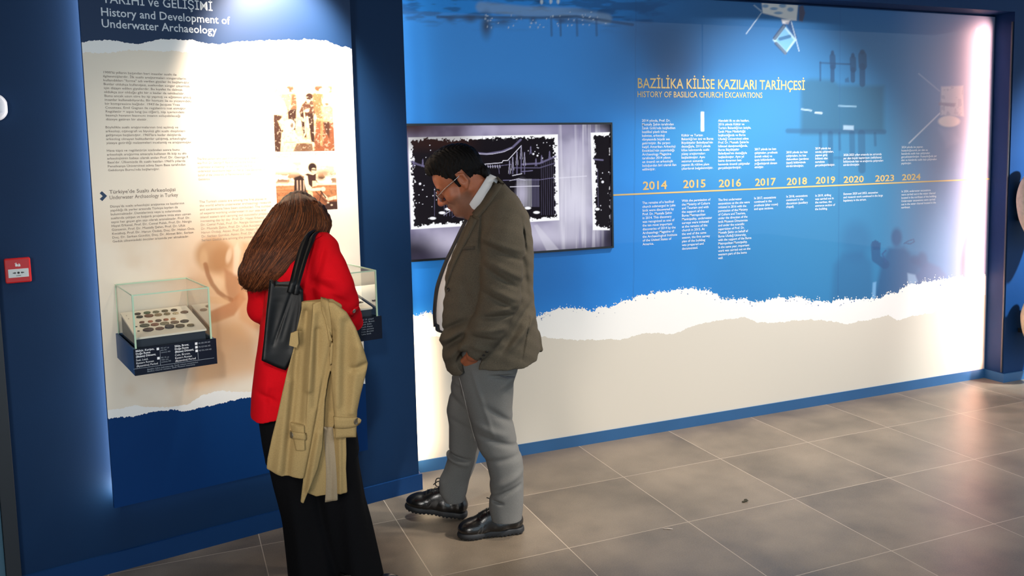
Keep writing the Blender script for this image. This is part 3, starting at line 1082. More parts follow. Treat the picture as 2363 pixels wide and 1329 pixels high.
    p.blob(*q(1050, 690), 16, 34, (206, 200, 228), .6)
    for a in range(1215, 1340, 17):
        ln([(a, 400), (a + 2, 870)], .6, LV, .30, 1.)
    for a in (305, 388, 408, 435, 455):
        ln([(a, 640 if a < 380 else 740), (a, 880)], .8, LV, .55)
    for a, b in ((290, 900), (370, 853), (422, 821), (455, 797), (1100, 813), (1175, 850), (1692, 822)):
        p.blob(*q(a, b), 8.4 if a < 1200 else 6, 3.6, (250, 250, 255), 1, .35)
    ln([(385, 872), (475, 814)], .9, W, .7)
    ln([(455, 892), (520, 850)], .7, LV, .6)
    ln([(1665, 398), (1740, 404)], 3, LV, .8, 2)
    ln([(1695, 480), (1700, 800)], .9, LV, .6)
    ln([(1600, 540), (1370, 556)], 1.2, W, .6, 2)
    r = np.random.default_rng(3)
    for i in range(46):
        a, b = (r.uniform(110, 330), r.uniform(240, 950)) if i < 26 else (r.uniform(1100, 1330), r.uniform(240, 400)) if i < 38 else (r.uniform(1680, 1790), r.uniform(440, 900))
        p.blob(*q(a, b), r.uniform(.9, 2.), r.uniform(.9, 1.8), (240, 240, 252), .9, .5)
    for a, b, s in ((182, 606, 3.2), (1148, 352, 2.6), (1183, 366, 2.4), (1738, 590, 3.4)):
        p.blob(*q(a, b), s, s, (246, 246, 255), 1, .4)
    return p.c


def emission_attr(name, strength):
    m = bpy.data.materials.new(name)
    m.use_nodes = True
    nt = m.node_tree
    b = nt.nodes['Principled BSDF']
    a = nt.nodes.new('ShaderNodeAttribute')
    a.attribute_name = 'print'
    nt.links.new(a.outputs['Color'], b.inputs['Emission Color'])
    b.inputs['Emission Strength'].default_value = strength
    b.inputs['Base Color'].default_value = (.01, .01, .012, 1)
    b.inputs['Roughness'].default_value = .4
    b.inputs['Specular IOR Level'].default_value = 0.
    return m


o_ = np.array((.82, -.0012, 1.13))
grid_print('display', np.array((TX0 + fw, -.006, TZ0 + fw)) - o_, np.array((TX1 - fw, -.006, TZ0 + fw)) - o_, np.array((TX0 + fw, -.006, TZ1 - fw)) - o_, 560, 320, paint_screen, emission_attr('screen_glow', 1.0), tv)
# ------------------------------------------------------------------ information panel on the angled wall
M_NAVY = mat('navy_print', (5, 50, 104), .55, spec=.12)
M_NAVYH = mat('navy_header_print', (5, 40, 78), .55, spec=.1, coat=.55, coat_rough=.47)
M_PANEL = mat('panel_print', rough=.5, attr='print', spec=.35)
M_TXT = mat('brown_lettering', (112, 98, 90), .6)
PS0, PS1, PZ0, PZ1 = -1.1985, -.0985, .2915, 2.80
panel = empty('information_panel', LP(0, .07, 0), WA, 'tall navy and cream information panel with torn paper print, standing off the dark wall', 'information panel')
# local axes: x along the wall, -y towards the viewer, z up; the print lies at local y = 0
bm = bmesh.new()
box(bm, (PS0, .0006, PZ0), (PS1, .022, PZ1))
link('panel_board', bm_mesh(bm), M_NAVY, panel)


def PL(x, y, lift=.0001):
    s, z = on_panel(x, y)
    return (s, -lift, z)


def cl(q):
    return (min(max(q[0], PS0), PS1), q[1], q[2])


A_TOP = [(170, 98), (187, 98), (225, 93), (260, 92), (300, 100), (318, 101), (350, 94), (380, 91), (400, 90), (420, 93), (445, 92), (475, 100), (510, 102), (540, 97), (560, 95), (600, 95), (640, 92), (672, 91), (690, 93), (702, 88), (712, 90), (750, 92), (775, 104), (788, 109), (798, 107), (811, 112), (820, 112)]
A_MID = [(170, 121), (190, 121), (240, 122), (290, 117), (330, 116), (370, 120), (400, 118), (440, 121), (500, 128), (560, 122), (640, 118), (700, 114), (760, 120), (811, 136), (820, 136)]
B_MID = [(230, 948), (246, 948), (278, 942), (312, 935), (347, 939), (393, 939), (440, 930), (463, 913), (503, 901), (538, 904), (579, 904), (700, 880), (780, 872), (860, 860)]
B_BOT = [(230, 966), (249, 965), (289, 962), (324, 959), (359, 949), (393, 945), (422, 949), (457, 942), (492, 936), (521, 927), (550, 920), (579, 916), (700, 905), (780, 893), (860, 884)]


def paint_panel(V, gx, gy):
    # V is local: back to the room, then to the photograph's pixels for the layout of the print
    P = L0 + V[..., :1] * LW + (.07 - V[..., 1:2]) * LN + np.array([0, 0, 1.]) * V[..., 2:3]
    x, y = project(P)
    p = Paint(x, y, (226, 216, 200))
    p.mix(.35 * smooth(.45, .7, vnoise(x, y, 120., 91, 4)) * smooth(430, 620, y), (206, 178, 146))
    p.blob(530, 660, 170, 190, (216, 164, 112), .8)
    p.blob(470, 560, 130, 70, (222, 196, 166), .5)
    sep = (176, 122, 80)
    p.blob(494, 588, 50, 46, (176, 132, 88), .8, .35)
    p.blob(512, 600, 34, 40, (168, 118, 76), .55, .6)
    p.blob(470, 598, 12, 28, (206, 168, 128), .7, .6)
    p.blob(528, 590, 8, 22, (226, 200, 170), .7, .6, .2)
    p.poly([(540, 572), (548, 560), (556, 580), (548, 640), (538, 636)], (236, 208, 182), .7, 4)
    p.blob(500, 655, 22, 20, (228, 196, 158), .8, .6)
    p.line([(474, 610), (480, 634), (490, 656), (504, 674), (520, 686), (534, 692)], 6, (150, 98, 62), .75, 4)
    p.poly([(518, 620), (556, 640), (566, 690), (528, 694), (520, 660)], (164, 108, 70), .65, 5)
    p.poly([(486, 718), (530, 698), (552, 676), (566, 690), (540, 728), (500, 744), (480, 748)], (178, 116, 74), .8, 4)
    p.poly([(560, 560), (620, 560), (620, 760), (586, 760), (552, 736), (548, 690)], (206, 150, 108), .65, 8)
    p.poly([(470, 740), (560, 740), (590, 780), (600, 860), (440, 900), (452, 800)], (214, 166, 118), .7, 24)
    p.line([(440, 690), (520, 694)], 10, (214, 168, 124), .5, 6)
    return p.c


grid_print('cream_field', (PS0, 0, .60), (PS1, 0, .60), (PS0, 0, 2.18), 300, 420, paint_panel, M_PANEL, panel)
x, yt, yb = strip_poly(A_TOP, A_MID, 1.4, 140, 2.2, 2.4, 150)
Vt, Ft = [], []
for i in range(len(x)):                                   # navy header above the torn edge
    q = cl(PL(x[i], yt[i], .0004))
    Vt += [q, (q[0], q[1], PZ1)]
    if i: Ft.append((2 * i - 2, 2 * i, 2 * i + 1, 2 * i - 1))
link('navy_header', mesh(Vt, Ft), M_NAVYH, panel)
M_TORN = mat('torn_paper_white', (232, 232, 230), .55)
V, F = strip_mesh(x, yt, yb, lambda a, b: cl(PL(a, b, .0002)))
link('torn_edge', mesh(V, F), M_TORN, panel)
x, yt, yb = strip_poly(B_MID, B_BOT, 1.4, 160, 1.6, 2.4, 170)
V, F = strip_mesh(x, yt, yb, lambda a, b: cl(PL(a, b, .0002)))
link('torn_edge', mesh(V, F), M_TORN, panel)
Vt, Ft = [], []
for i in range(len(x)):
    q = cl(PL(x[i], yb[i], .0004))
    Vt += [(q[0], q[1], PZ0), q]
    if i: Ft.append((2 * i - 2, 2 * i, 2 * i + 1, 2 * i - 1))
link('navy_foot', mesh(Vt, Ft), M_NAVY, panel)


def panel_text(name, lines, x0, y0, x1, size, pitch_px, material, bold=0., y1=None):
    a = on_panel(x0, y0)
    h = abs(on_panel(x0, y0 + 60)[1] - a[1]) / 60
    w = None if x1 is None else on_panel(x1, y1 if y1 is not None else y0)[0] - a[0]
    return lettering(name, lines, material, panel, (a[0], 0, a[1]), (1, 0, 0), (0, 0, 1), size * h, pitch_px * h, w, bold, (0, -1, 0), .0006)


M_HEAD = mat('pale_lettering', (206, 214, 222), .5)
panel_text('heading', ['TARİHİ ve GELİŞİMİ'], 236, 6, 490, 31, 30, M_HEAD, .004, 15)
panel_text('subheading', ['History and Development of', 'Underwater Archaeology'], 232, 36, 531, 27.5, 26.5, M_HEAD, .008, 50)
P1 = ["1900'lü yılların başından beri insanlar sualtı ile", 'ilgilenmişlerdir. İlk sualtı araştırmaları süngercilerin', 'kullandıkları "forma" adı verilen giysiler ile başlamıştır.', 'Bunlar oldukça kullanışsız, sualtından sünger çıkarmak', 'için dizayn edilen giysilerdir. Bu kıyafet ile dalmak', 'oldukça zor olduğu gibi bir o kadar da tehlikelidir.', 'Bunu ancak uzun süre bu işi yapmış ve eğitimini almış', 'insanlar kullanabiliyordu. Bir hortum ile su yüzeyindeki', "bir kompresöre bağlıdır. 1943'de Jacques Yves", 'Cousteau, Emil Gagnan ile regülatörü icat etmiştir.', 'Regülatör = aqua lung (su ciğeri), tüp içerisindeki', 'basınçlı havanın basıncını insanın soluyabileceği', 'düzeye getiren bir alettir.']
P2 = ['Böylelikle sualtı araştırmalarının önü açılmış ve', 'arkeoloji, oşinografi ve biyoloji gibi sualtı disiplinleri', "gelişmeye başlamıştır. 1960'lara kadar dalışlarda", 'arkeolog olmayan balıkadamlar çalışmış, arkeologlar', 'yüzeye getirdiği malzemeleri incelemiş ve araştırmıştır.']
P3 = ['Hava tüpü ve regülatörün icadından sonra bunu', 'arkeolojik araştırma amacıyla kullanan ilk kişi su altı', 'arkeolojisinin babası olarak anılan Prof. Dr. George F.', "Bass'dır. Ülkemizde ilk sualtı kazıları 1960'lı yıllarda", 'Pensilvanya Üniversitesi adına Sayın Bass tarafından', "Gelidonya Burnu'nda başlamıştır."]
P4 = ["Dünya'da sualtı arkeolojisi araştırma ve kazılarının", 'yapıldığı ilk yerler arasında Türkiye kıyıları da', 'bulunmaktadır. Denizlerimiz veya iç sularımızda', 'sualtında çalışan ve başarılı projelere imza atan uzman', 'sayısı her geçen gün sayı olarak artmaktadır. Prof. Dr.', 'Hayat Erkanal, Prof. Dr. Cemal Pulak, Prof. Dr. Nergis', 'Günsenin, Prof. Dr. Mustafa Şahin, Prof. Dr. Ufuk', 'Kocabaş, Prof. Dr. Harun Özdaş, Doç. Dr. Hakan Öniz,', 'Doç. Dr. Serkan Gündüz, Doç. Dr. Ahmet Bilir, Serkan', 'Gedük ülkemizdeki öncüler arasında yer almaktadır.']
panel_text('turkish_paragraph', P1, 237, 169, 438, 7.6, 9.05, M_TXT, .001, 175)
panel_text('turkish_paragraph', P2, 243, 296, 441, 7.6, 9.05, M_TXT, .001, 298)
panel_text('turkish_paragraph', P3, 246, 350, 435, 7.6, 9.05, M_TXT, .001, 349)
panel_text('section_heading', ["Türkiye'de Sualtı Arkeolojisi"], 252, 447, 405, 12, 12, M_TXT, .004, 442)
panel_text('section_heading', ['Underwater Archaeology in Turkey'], 252.5, 460, 411, 12.5, 12, M_TXT, 0, 454)
panel_text('turkish_paragraph', P4, 254, 479, 446, 7.6, 9.0, M_TXT, .001, 470)
M_TXT2 = mat('pale_brown_lettering', (168, 150, 132), .6)
E1 = ['The first person who used it for archaeological research', 'was Prof. Dr. George F. Bass, known as the father of', 'underwater archaeology. In our country, the first', 'underwater excavations began in 1960 at Cape Gelidonya on', 'behalf of the University of Pennsylvania at Cape', 'Gelidonya.']
E2 = ['The Turkish coasts are among the first places in', 'the world where underwater archaeology research', 'and excavations have been conducted. The number', 'of experts working underwater in our seas and', 'inland waters and carrying out successful projects is', 'increasing day by day. Prof. Dr. Hayat Erkanal, Prof.', 'Dr. Cemal Pulak, Prof. Dr. Nergis Günsenin, Prof.', 'Dr. Mustafa Şahin, Prof. Dr. Ufuk Kocabaş, Prof. Dr.', 'Harun Özdaş, Assoc. Prof. Dr. Hakan Öniz, Assoc.', 'Dr. Serkan Gündüz, Assoc. Prof. Dr. Ahmet Bilir,', 'Serkan Gedük are among the pioneers.']
panel_text('english_paragraph', E1, 455, 369, 610, 7.6, 9.4, M_TXT2, 0, 365)
panel_text('english_paragraph', E2, 460, 468, 630, 7.6, 8.9, M_TXT2, 0, 458)
# arrow marker of the section heading
ar = [PL(*q, .0005) for q in [(230, 446), (235, 441), (247, 452), (236, 464), (230, 459), (237, 452.5)]]
link('arrow_marker', mesh(ar, [(0, 1, 2, 5), (5, 2, 3, 4)]), mat('navy_marker', (24, 52, 84), .5), panel)


# two printed sepia photographs
def sepia_print(name, quad, painter, nx, ny, label):
    a, b, c, d = [np.array(PL(*q, .0004)) for q in quad]        # top left, top right, bottom right, bottom left
    P00, P10, P01 = d, np.array((c[0], c[1], d[2])), np.array((d[0], d[1], a[2]))

    def f(V, gx, gy):
        P = L0 + V[..., :1] * LW + (.07 - V[..., 1:2]) * LN + np.array([0, 0, 1.]) * V[..., 2:3]
        x, y = project(P)
        return painter((x - 590) / .2784, (y - 150) / .2784)
    return tag(grid_print(name, P00, P10, P01, nx, ny, f, M_PANEL, panel), label)


def photo_boat(x, y):
    p = Paint(x, y, (232, 206, 168))
    dk, md, br, cr = (54, 30, 20), (124, 84, 56), (150, 92, 58), (238, 220, 190)
    p.mix(.8 * smooth(.5, .7, vnoise(x, y, 60., 201, 3)) * smooth(170, 330, y), (196, 150, 108))
    p.poly([(150, 410), (215, 415), (230, 560), (220, 720), (150, 720)], (64, 38, 26), 1, 6)
    p.poly([(500, 450), (670, 480), (670, 720), (480, 720)], (128, 74, 46), 1, 8)
    p.poly([(320, 500), (470, 520), (470, 600), (330, 590)], (206, 168, 124), .9, 8)
    p.poly([(270, 640), (470, 650), (480, 720), (270, 720)], (82, 48, 30), .9, 8)
    # standing sailor seen from the side
    p.blob(285, 195, 34, 34, (112, 76, 52), 1, .35)
    p.blob(255, 215, 26, 26, cr, .9, .5)
    p.poly([(200, 240), (270, 240), (330, 230), (340, 360), (260, 375), (235, 300), (195, 275)], (188, 148, 106), 1, 6)
    p.poly([(300, 240), (338, 250), (340, 370), (290, 372)], (104, 66, 44), .9, 8)
    p.poly([(265, 370), (338, 365), (330, 540), (290, 545), (270, 450)], dk, 1, 6)
    p.poly([(150, 270), (210, 260), (215, 410), (150, 410)], (236, 214, 180), .9, 8)
    p.blob(180, 215, 40, 26, (150, 104, 70), .6, .6)
    # helmet diver from behind
    p.poly([(185, 470), (235, 420), (265, 430), (250, 520), (215, 540)], (216, 184, 140), 1, 7)
    p.poly([(215, 560), (260, 540), (330, 555), (360, 610), (460, 615), (460, 640), (340, 650), (310, 720), (205, 720)], (222, 192, 150), 1, 7)
    p.blob(285, 497, 44, 50, (240, 224, 194), 1, .3)
    p.blob(300, 500, 15, 30, (70, 42, 28), .9, .4)
    p.line([(250, 640), (330, 640)], 6, (150, 108, 74), .6, 4)
    # diver in the middle
    p.poly([(385, 330), (420, 290), (480, 300), (500, 390), (470, 430), (390, 420), (360, 390)], (84, 52, 36), 1, 7)
    p.blob(445, 262, 36, 34, dk, 1, .35)
    p.blob(436, 300, 18, 18, (226, 196, 156), .9, .5)
    p.poly([(365, 390), (420, 400), (420, 600), (395, 600)], dk, 1, 7)
    p.poly([(430, 400), (480, 400), (490, 640), (460, 640)], dk, 1, 7)
    p.blob(425, 378, 22, 16, (240, 214, 176), 1, .5)
    p.line([(400, 380), (410, 470), (415, 560), (390, 610)], 8, (226, 190, 142), .9, 4)
    p.line([(380, 440), (395, 460)], 14, (226, 190, 142), .7, 6)
    # bearded man and helmet on the right
    p.poly([(470, 230), (560, 240), (570, 440), (510, 450), (480, 360)], (158, 100, 66), 1, 8)
    p.blob(520, 188, 40, 36, (116, 70, 46), 1, .4)
    p.blob(540, 208, 18, 16, (230, 200, 164), .9, .5)
    p.blob(520, 170, 44, 12, (96, 58, 38), .9, .5)
    p.poly([(540, 340), (640, 330), (645, 470), (560, 470)], (206, 166, 120), 1, 10)
    p.blob(580, 300, 36, 40, (222, 190, 150), 1, .3)
    p.blob(588, 326, 22, 12, (60, 36, 26), .8, .5)
    p.blob(616, 200, 30, 36, (140, 94, 62), .9, .4)
    p.blob(604, 205, 16, 20, (236, 212, 178), .9, .5)
    p.poly([(560, 470), (620, 470), (610, 600), (580, 560)], (58, 34, 24), .9, 10)
    p.line([(510, 460), (550, 450), (545, 660)], 16, (178, 124, 82), .8, 6)
    p.mix(.28 * smooth(.55, .68, vnoise(x, y, 16., 205, 3)) * smooth(150, 190, y), (70, 42, 28))
    p.mix(.22 * smooth(.58, .7, vnoise(x, y, 14., 209, 3)) * smooth(150, 190, y), (246, 228, 198))
    p.mix(.9 * (1 - smooth(130, 190, y)), (252, 244, 230))
    return p.c


def photo_diver(x, y):
    p = Paint(x, y, (238, 218, 186))
    p.mix(.9 * smooth(.48, .6, vnoise(x, y * 1.4, 50., 221, 4)) * (1 - smooth(960, 1000, y)) * smooth(860, 930, y), (110, 70, 46))
    p.mix(.5 * smooth(.52, .64, vnoise(x, y * 1.4, 70., 225, 4)) * (1 - smooth(960, 1000, y)), (176, 134, 94))
    p.blob(570, 900, 60, 34, (120, 72, 48), .6, .8)
    p.blob(540, 940, 46, 24, (60, 38, 26), .7, .7)
    p.mix(smooth(990, 1004, y + (x - 400) * .02), (164, 106, 68))
    p.mix(.4 * smooth(.5, .65, vnoise(x * .4, y * 3, 40., 229, 3)) * smooth(990, 1004, y), (196, 142, 98))
    p.poly([(440, 1100), (560, 1060), (680, 1120), (680, 1240), (460, 1240)], (128, 72, 44), .8, 14)
    p.poly([(320, 935), (370, 915), (420, 960), (420, 1100), (318, 1080)], (48, 28, 22), 1, 6)
    for a in (345, 372, 398):
        p.line([(a, 960), (a + 2, 1040)], 9, (188, 160, 136), .7, 4)
    p.poly([(400, 910), (440, 895), (500, 900), (500, 1000), (440, 1020), (420, 980)], (58, 34, 26), 1, 6)
    p.poly([(400, 905), (430, 920), (440, 990), (470, 1020), (560, 1015), (575, 1040), (470, 1045), (420, 1035), (405, 980)], (236, 208, 174), 1, 5)
    p.poly([(470, 960), (500, 960), (510, 1000), (470, 1010)], (228, 198, 162), .9, 5)
    p.poly([(430, 1040), (470, 1045), (480, 1110), (440, 1110)], (222, 190, 150), .9, 6)
    p.blob(470, 850, 40, 44, (46, 28, 22), 1, .3)
    p.blob(480, 872, 22, 22, (224, 190, 150), 1, .4)
    p.line([(462, 868), (500, 870)], 7, (40, 26, 22), .9, 3)
    p.line([(440, 895), (475, 905), (500, 890)], 10, (224, 196, 160), .9, 4)
    p.poly([(560, 1060), (600, 1100), (668, 1082), (672, 1110), (600, 1125), (555, 1085)], (232, 202, 166), 1, 5)
    p.blob(560, 1028, 22, 22, (232, 202, 166), 1, .5)
    p.line([(540, 1045), (580, 1100)], 8, (60, 36, 26), .9, 4)
    p.line([(545, 1060), (520, 1160)], 6, (70, 40, 28), .8, 4)
    p.line([(500, 1050), (600, 1150)], 6, (70, 40, 28), .7, 4)
    p.poly([(560, 1170), (620, 1130), (680, 1130), (680, 1240), (540, 1240)], (52, 32, 26), .95, 8)
    for a, b in ((600, 1140), (630, 1160), (580, 1200), (650, 1200)):
        p.blob(a, b, 12, 9, (210, 184, 156), .9, .6)
    p.mix(.35 * smooth(.58, .7, vnoise(x, y, 15., 235, 3)) * smooth(990, 1004, y), (70, 40, 28))
    return p.c


sepia_print('printed_photograph', [(632, 178), (768, 178), (772, 348), (635, 350)], photo_boat, 150, 184, 'sepia photograph of divers beside a boat')
sepia_print('printed_photograph', [(636, 376), (775, 372), (779, 487), (640, 490)], photo_diver, 152, 126, 'sepia photograph of one diver with an air tank')
panel_text('photo_caption', ['Sünger avcıları ve dalgıçlar / Sponge hunters and', 'the divers'], 636, 357, 765, 6., 6., M_TXT2, 0, 353)

# ------------------------------------------------------------------ glass display cases on the panel
M_GLASS = glass_mat('case_glass', (.95, .975, .96))
M_GEDGE = mat('green_glass_edge', (176, 206, 178), .25, spec=.6)
M_CASE = mat('blue_case_base', (30, 78, 130), .5)
M_CASE_IN = mat('dark_case_block', (14, 26, 44), .6)
M_PLATE = mat('dark_label_plate', (9, 18, 36), .55, spec=.2)
M_BOARD = mat('white_mount_board', (226, 216, 200), .6)
OFF0, OFF1, CZ0, CZ1, GZ1 = .0715, .432, .902, 1.000, 1.197


def case_matrix(s0):
    return Matrix(((LW[0], LN[0], 0, 0), (LW[1], LN[1], 0, 0), (0, 0, 1, 0), (0, 0, 0, 1)))


def display_case(s0, s1, label):
    """wall box with slanted board under a glass cover; s0..s1 is the glass"""
    root = empty('display_case', LP((s0 + s1) / 2, OFF0, CZ0), 0, label, 'display case')
    Mx = Matrix.Translation(-Vector(LP((s0 + s1) / 2, OFF0, CZ0))) @ ML
    e = .008
    wood = boxes('base', [((s0 - e, OFF0, CZ0), (s1 + e, OFF1, CZ0 + .006)), ((s0 - e, OFF0, CZ0 + .006), (s0 - .001, OFF1, CZ1)), ((s1 + .001, OFF0, CZ0 + .006), (s1 + e, OFF1, CZ1)), ((s0 - .001, OFF0, CZ0 + .006), (s1 + .001, OFF0 + .006, CZ1))], M_CASE, root, Mx)
    boxes('label_plate', [((s0 - e, OFF1 + .0005, CZ0), (s1 + e + .004, OFF1 + .006, CZ1))], M_PLATE, root, Mx)
    # block under the board
    b0, b1 = s0 + .010, s1 - .012
    f_off, k_off, f_z, k_z = .402, .092, 1.0345, 1.0835
    bm = bmesh.new()
    prof = [(k_off, .912), (f_off - .004, .912), (f_off - .004, f_z - .008), (k_off, k_z - .008)]
    prism(bm, prof, (b0 + .004, 0, 0), (0, 1, 0), (0, 0, 1), (1, 0, 0), b1 - b0 - .008)
    bmesh.ops.transform(bm, matrix=Mx, verts=bm.verts)
    link('block', bm_mesh(bm), M_CASE_IN, root)
    bm = bmesh.new()
    prof = [(k_off, k_z - .007), (f_off, f_z - .007), (f_off, f_z), (k_off, k_z)]
    prism(bm, prof, (b0, 0, 0), (0, 1, 0), (0, 0, 1), (1, 0, 0), b1 - b0)
    bmesh.ops.transform(bm, matrix=Mx, verts=bm.verts)
    board = link('mount_board', bm_mesh(bm), M_BOARD, root)
    # glass: four panes and a top, thin solids; the green edges are strips
    t = .005
    g0, g1 = OFF0 + .004, OFF1 - .006
    zb = CZ0 + .012
    panes = [((s0, g1 - t, zb), (s1, g1, GZ1 - t)), ((s0, g0, zb), (s0 + t, g1 - t, GZ1 - t)), ((s1 - t, g0, zb), (s1, g1 - t, GZ1 - t)), ((s0, g0, GZ1 - t), (s1, g1, GZ1))]
    bm = bmesh.new()
    for lo, hi in panes:
        lo, hi = Vector(lo), Vector(hi)
        ax = min(range(3), key=lambda i: hi[i] - lo[i])
        mid = (lo[ax] + hi[ax]) / 2
        i, j = [k for k in range(3) if k != ax]
        vs = []
        for (a, b) in ((lo[i], lo[j]), (hi[i], lo[j]), (hi[i], hi[j]), (lo[i], hi[j])):
            c = [0, 0, 0]
            c[ax], c[i], c[j] = mid, a, b
            vs.append(bm.verts.new(c))
        bm.faces.new(vs)
    bmesh.ops.transform(bm, matrix=Mx, verts=bm.verts)
    gl = link('glass_cover', bm_mesh(bm), M_GLASS, root)
    w = .0055
    ed = [((s0 - .0005, g1 - w, zb), (s0 + w, g1 + .0006, GZ1)), ((s1 - w, g1 - w, zb), (s1 + .0005, g1 + .0006, GZ1)),
          ((s0 + w, g1 - w * .7, GZ1 - w * .75), (s1 - w, g1 + .0006, GZ1 + .0005)),
          ((s0 - .0005, g0, GZ1 - .003), (s0 + .003, g1 - w, GZ1 + .0005)), ((s1 - .003, g0, GZ1 - .003), (s1 + .0005, g1 - w, GZ1 + .0005)),
          ((s0 + .003, g0, GZ1 - .003), (s1 - .003, g0 + .003, GZ1 + .0005)), ((s0, g0, zb), (s0 + .0025, g0 + .0025, GZ1 - .003)), ((s1 - .0025, g0, zb), (s1, g0 + .0025, GZ1 - .003))]
    tag(boxes('glass_edge', ed, M_GEDGE, gl, Mx), 'pale green polished glass edges')
    return root, Mx


def plate_text(name, lines, x0, y0, x1, y1, size, pitch, root, Mx, m=None, bold=0.):
    a = np.array(on_panel(x0, y0, OFF1 + .006))
    b = np.array(on_panel(x1, y1, OFF1 + .006))
    h = abs(on_panel(x0, y0 + 30, OFF1 + .006)[1] - a[1]) / 30
    o = np.array(LP(a[0], OFF1 + .006, a[1])) - np.array(root.location)
    return lettering(name, lines, m or M_LETTER, root, o, LW, (0, 0, 1), size * h, pitch * h, b[0] - a[0], bold, LN, .0006)


seal_case, MX = display_case(-1.142, -.871, 'glass topped wall case with rows of coins above a dark text plate')
k = 1 / 5.11
q = lambda a, b: (240 + a * k, 620 + b * k)
plate_text('label_lettering', ['Mühür, Kurşun,', 'Doğu Roma', '(Bizans) Dönemi,'], *q(372, 984), *q(608, 954), 6.6, 6.6, seal_case, MX, None, .018)
plate_text('label_lettering', ['Seal, Lead,', 'Eastern Roman', '(Byzantine) Period'], *q(378, 1092), *q(630, 1064), 6.4, 6.9, seal_case, MX)
plate_text('label_lettering', ['Sikke, Bronz,', 'Doğu Roma', '(Bizans) Dönemi,'], *q(832, 926), *q(1055, 898), 6.6, 6.6, seal_case, MX, None, .018)
plate_text('label_lettering', ['Coin, Bronze,', 'Eastern Roman', '(Byzantine) Period'], *q(836, 1032), *q(1078, 1007), 6.4, 6.7, seal_case, MX)
M_GREY = mat('grey_lettering', (150, 160, 172), .6)
plate_text('date_lettering', ['MS 6-7. yy', '6th-7th', 'century AD'], *q(668, 945), *q(780, 932), 4.6, 5.0, seal_case, MX, M_GREY)
plate_text('date_lettering', ['MS 10. yy', '10th cen.', 'century AD'], *q(672, 1058), *q(788, 1044), 4.6, 5.0, seal_case, MX, M_GREY)
plate_text('date_lettering', ['MS 383-395 AD', 'MS 527-565 AD', 'MS 976-1034 AD'], *q(1112, 888), *q(1262, 872), 4.6, 8.6, seal_case, MX, M_GREY)
plate_text('museum_lettering', ['Bazilika Kilise kalıntılarında, İznik müzesi envanterine', 'Basilica Church remains, İznik Museum inventory'], *q(510, 1196), *q(1110, 1128), 4.6, 4.6, seal_case, MX, M_GREY)


def plate_quad(poly, name, m, root, lift=.0006):
    o = np.array(root.location)
    V = []
    for a, b in poly:
        s, z = on_panel(a, b, OFF1 + .006)
        V.append(np.array(LP(s, OFF1 + .006 + lift, z)) - o)
    return link(name, mesh(V, [tuple(range(len(V)))]), m, root)


for a, b in ((635, 945), (642, 1055), (1087, 883), (1090, 925), (1093, 968)):
    plate_quad([q(a - 15, b - 13), q(a + 14, b - 16), q(a + 14, b + 13), q(a - 15, b + 16)], 'row_number', M_LETTER, seal_case)
for l in ([(348, 1182), (1298, 1049), (1298, 1053), (348, 1186)], [(658, 960), (662, 960), (668, 1138), (664, 1138)], [(1104, 985), (1108, 985), (1115, 1068), (1111, 1068)]):
    plate_quad([q(*t) for t in l], 'rule_line', M_GREY, seal_case)


# board plane of a case: offset and height at t = 0 (back) .. 1 (front)
def board_point(x, y):
    lo, hi = 0., 1.
    A, B = np.array([.092, 1.0835]), np.array([.402, 1.0345])
    n = np.array([-(B - A)[1], (B - A)[0]])                 # normal in (off, z)
    v = ray(x, y)
    vo = np.array([v @ LN, v[2]])
    c = np.array([(CAM - L0) @ LN, CAM[2]])
    t = ((A - c) @ n) / (vo @ n)
    P = CAM + v * t
    return np.array([(P - L0) @ LW, (P - L0) @ LN, P[2]])


SL = math.atan2(.0835 - .0345, .402 - .092)
COINS = [  # row name, then left to right: x, y, half width in the close view, colour, look
    ('back', [(397, 538, 30, (64, 54, 46), 'small dark brown'), (508, 524, 34, (92, 102, 74), 'greenish'), (612, 515, 32, (120, 112, 88), 'olive grey'), (718, 503, 33, (104, 92, 68), 'brown grey'), (825, 493, 33, (76, 62, 48), 'dark brown')]),
    ('second', [(420, 574, 33, (58, 52, 46), 'dark grey'), (530, 560, 44, (112, 76, 54), 'large red brown'), (640, 549, 38, (138, 116, 86), 'tan'), (743, 538, 33, (128, 112, 84), 'dull tan'), (845, 531, 31, (190, 172, 140), 'pale'), (948, 517, 38, (112, 90, 72), 'worn brown')]),
    ('middle', [(447, 637, 25, (112, 80, 62), 'tiny brown'), (547, 628, 24, (158, 102, 78), 'tiny reddish'), (641, 617, 30, (96, 74, 60), 'small brown'), (731, 606, 26, (150, 96, 72), 'small reddish'), (815, 597, 25, (172, 132, 100), 'tiny pale reddish')]),
    ('fourth', [(480, 675, 47, (82, 80, 64), 'big grey green'), (600, 663, 39, (132, 92, 74), 'reddish brown'), (715, 650, 44, (124, 114, 92), 'grey'), (833, 637, 42, (114, 94, 78), 'brown'), (950, 624, 42, (76, 68, 62), 'dark')]),
    ('front', [(523, 724, 52, (74, 58, 54), 'largest dark'), (656, 711, 40, (102, 74, 64), 'dull red brown'), (772, 692, 46, (70, 62, 60), 'thick dark'), (897, 682, 44, (90, 78, 62), 'chipped brown'), (1020, 672, 36, (112, 98, 74), 'ring shaped')])]
ORD = ['leftmost', 'second from left', 'third from left', 'fourth from left', 'fifth from left', 'rightmost']
kk = 0
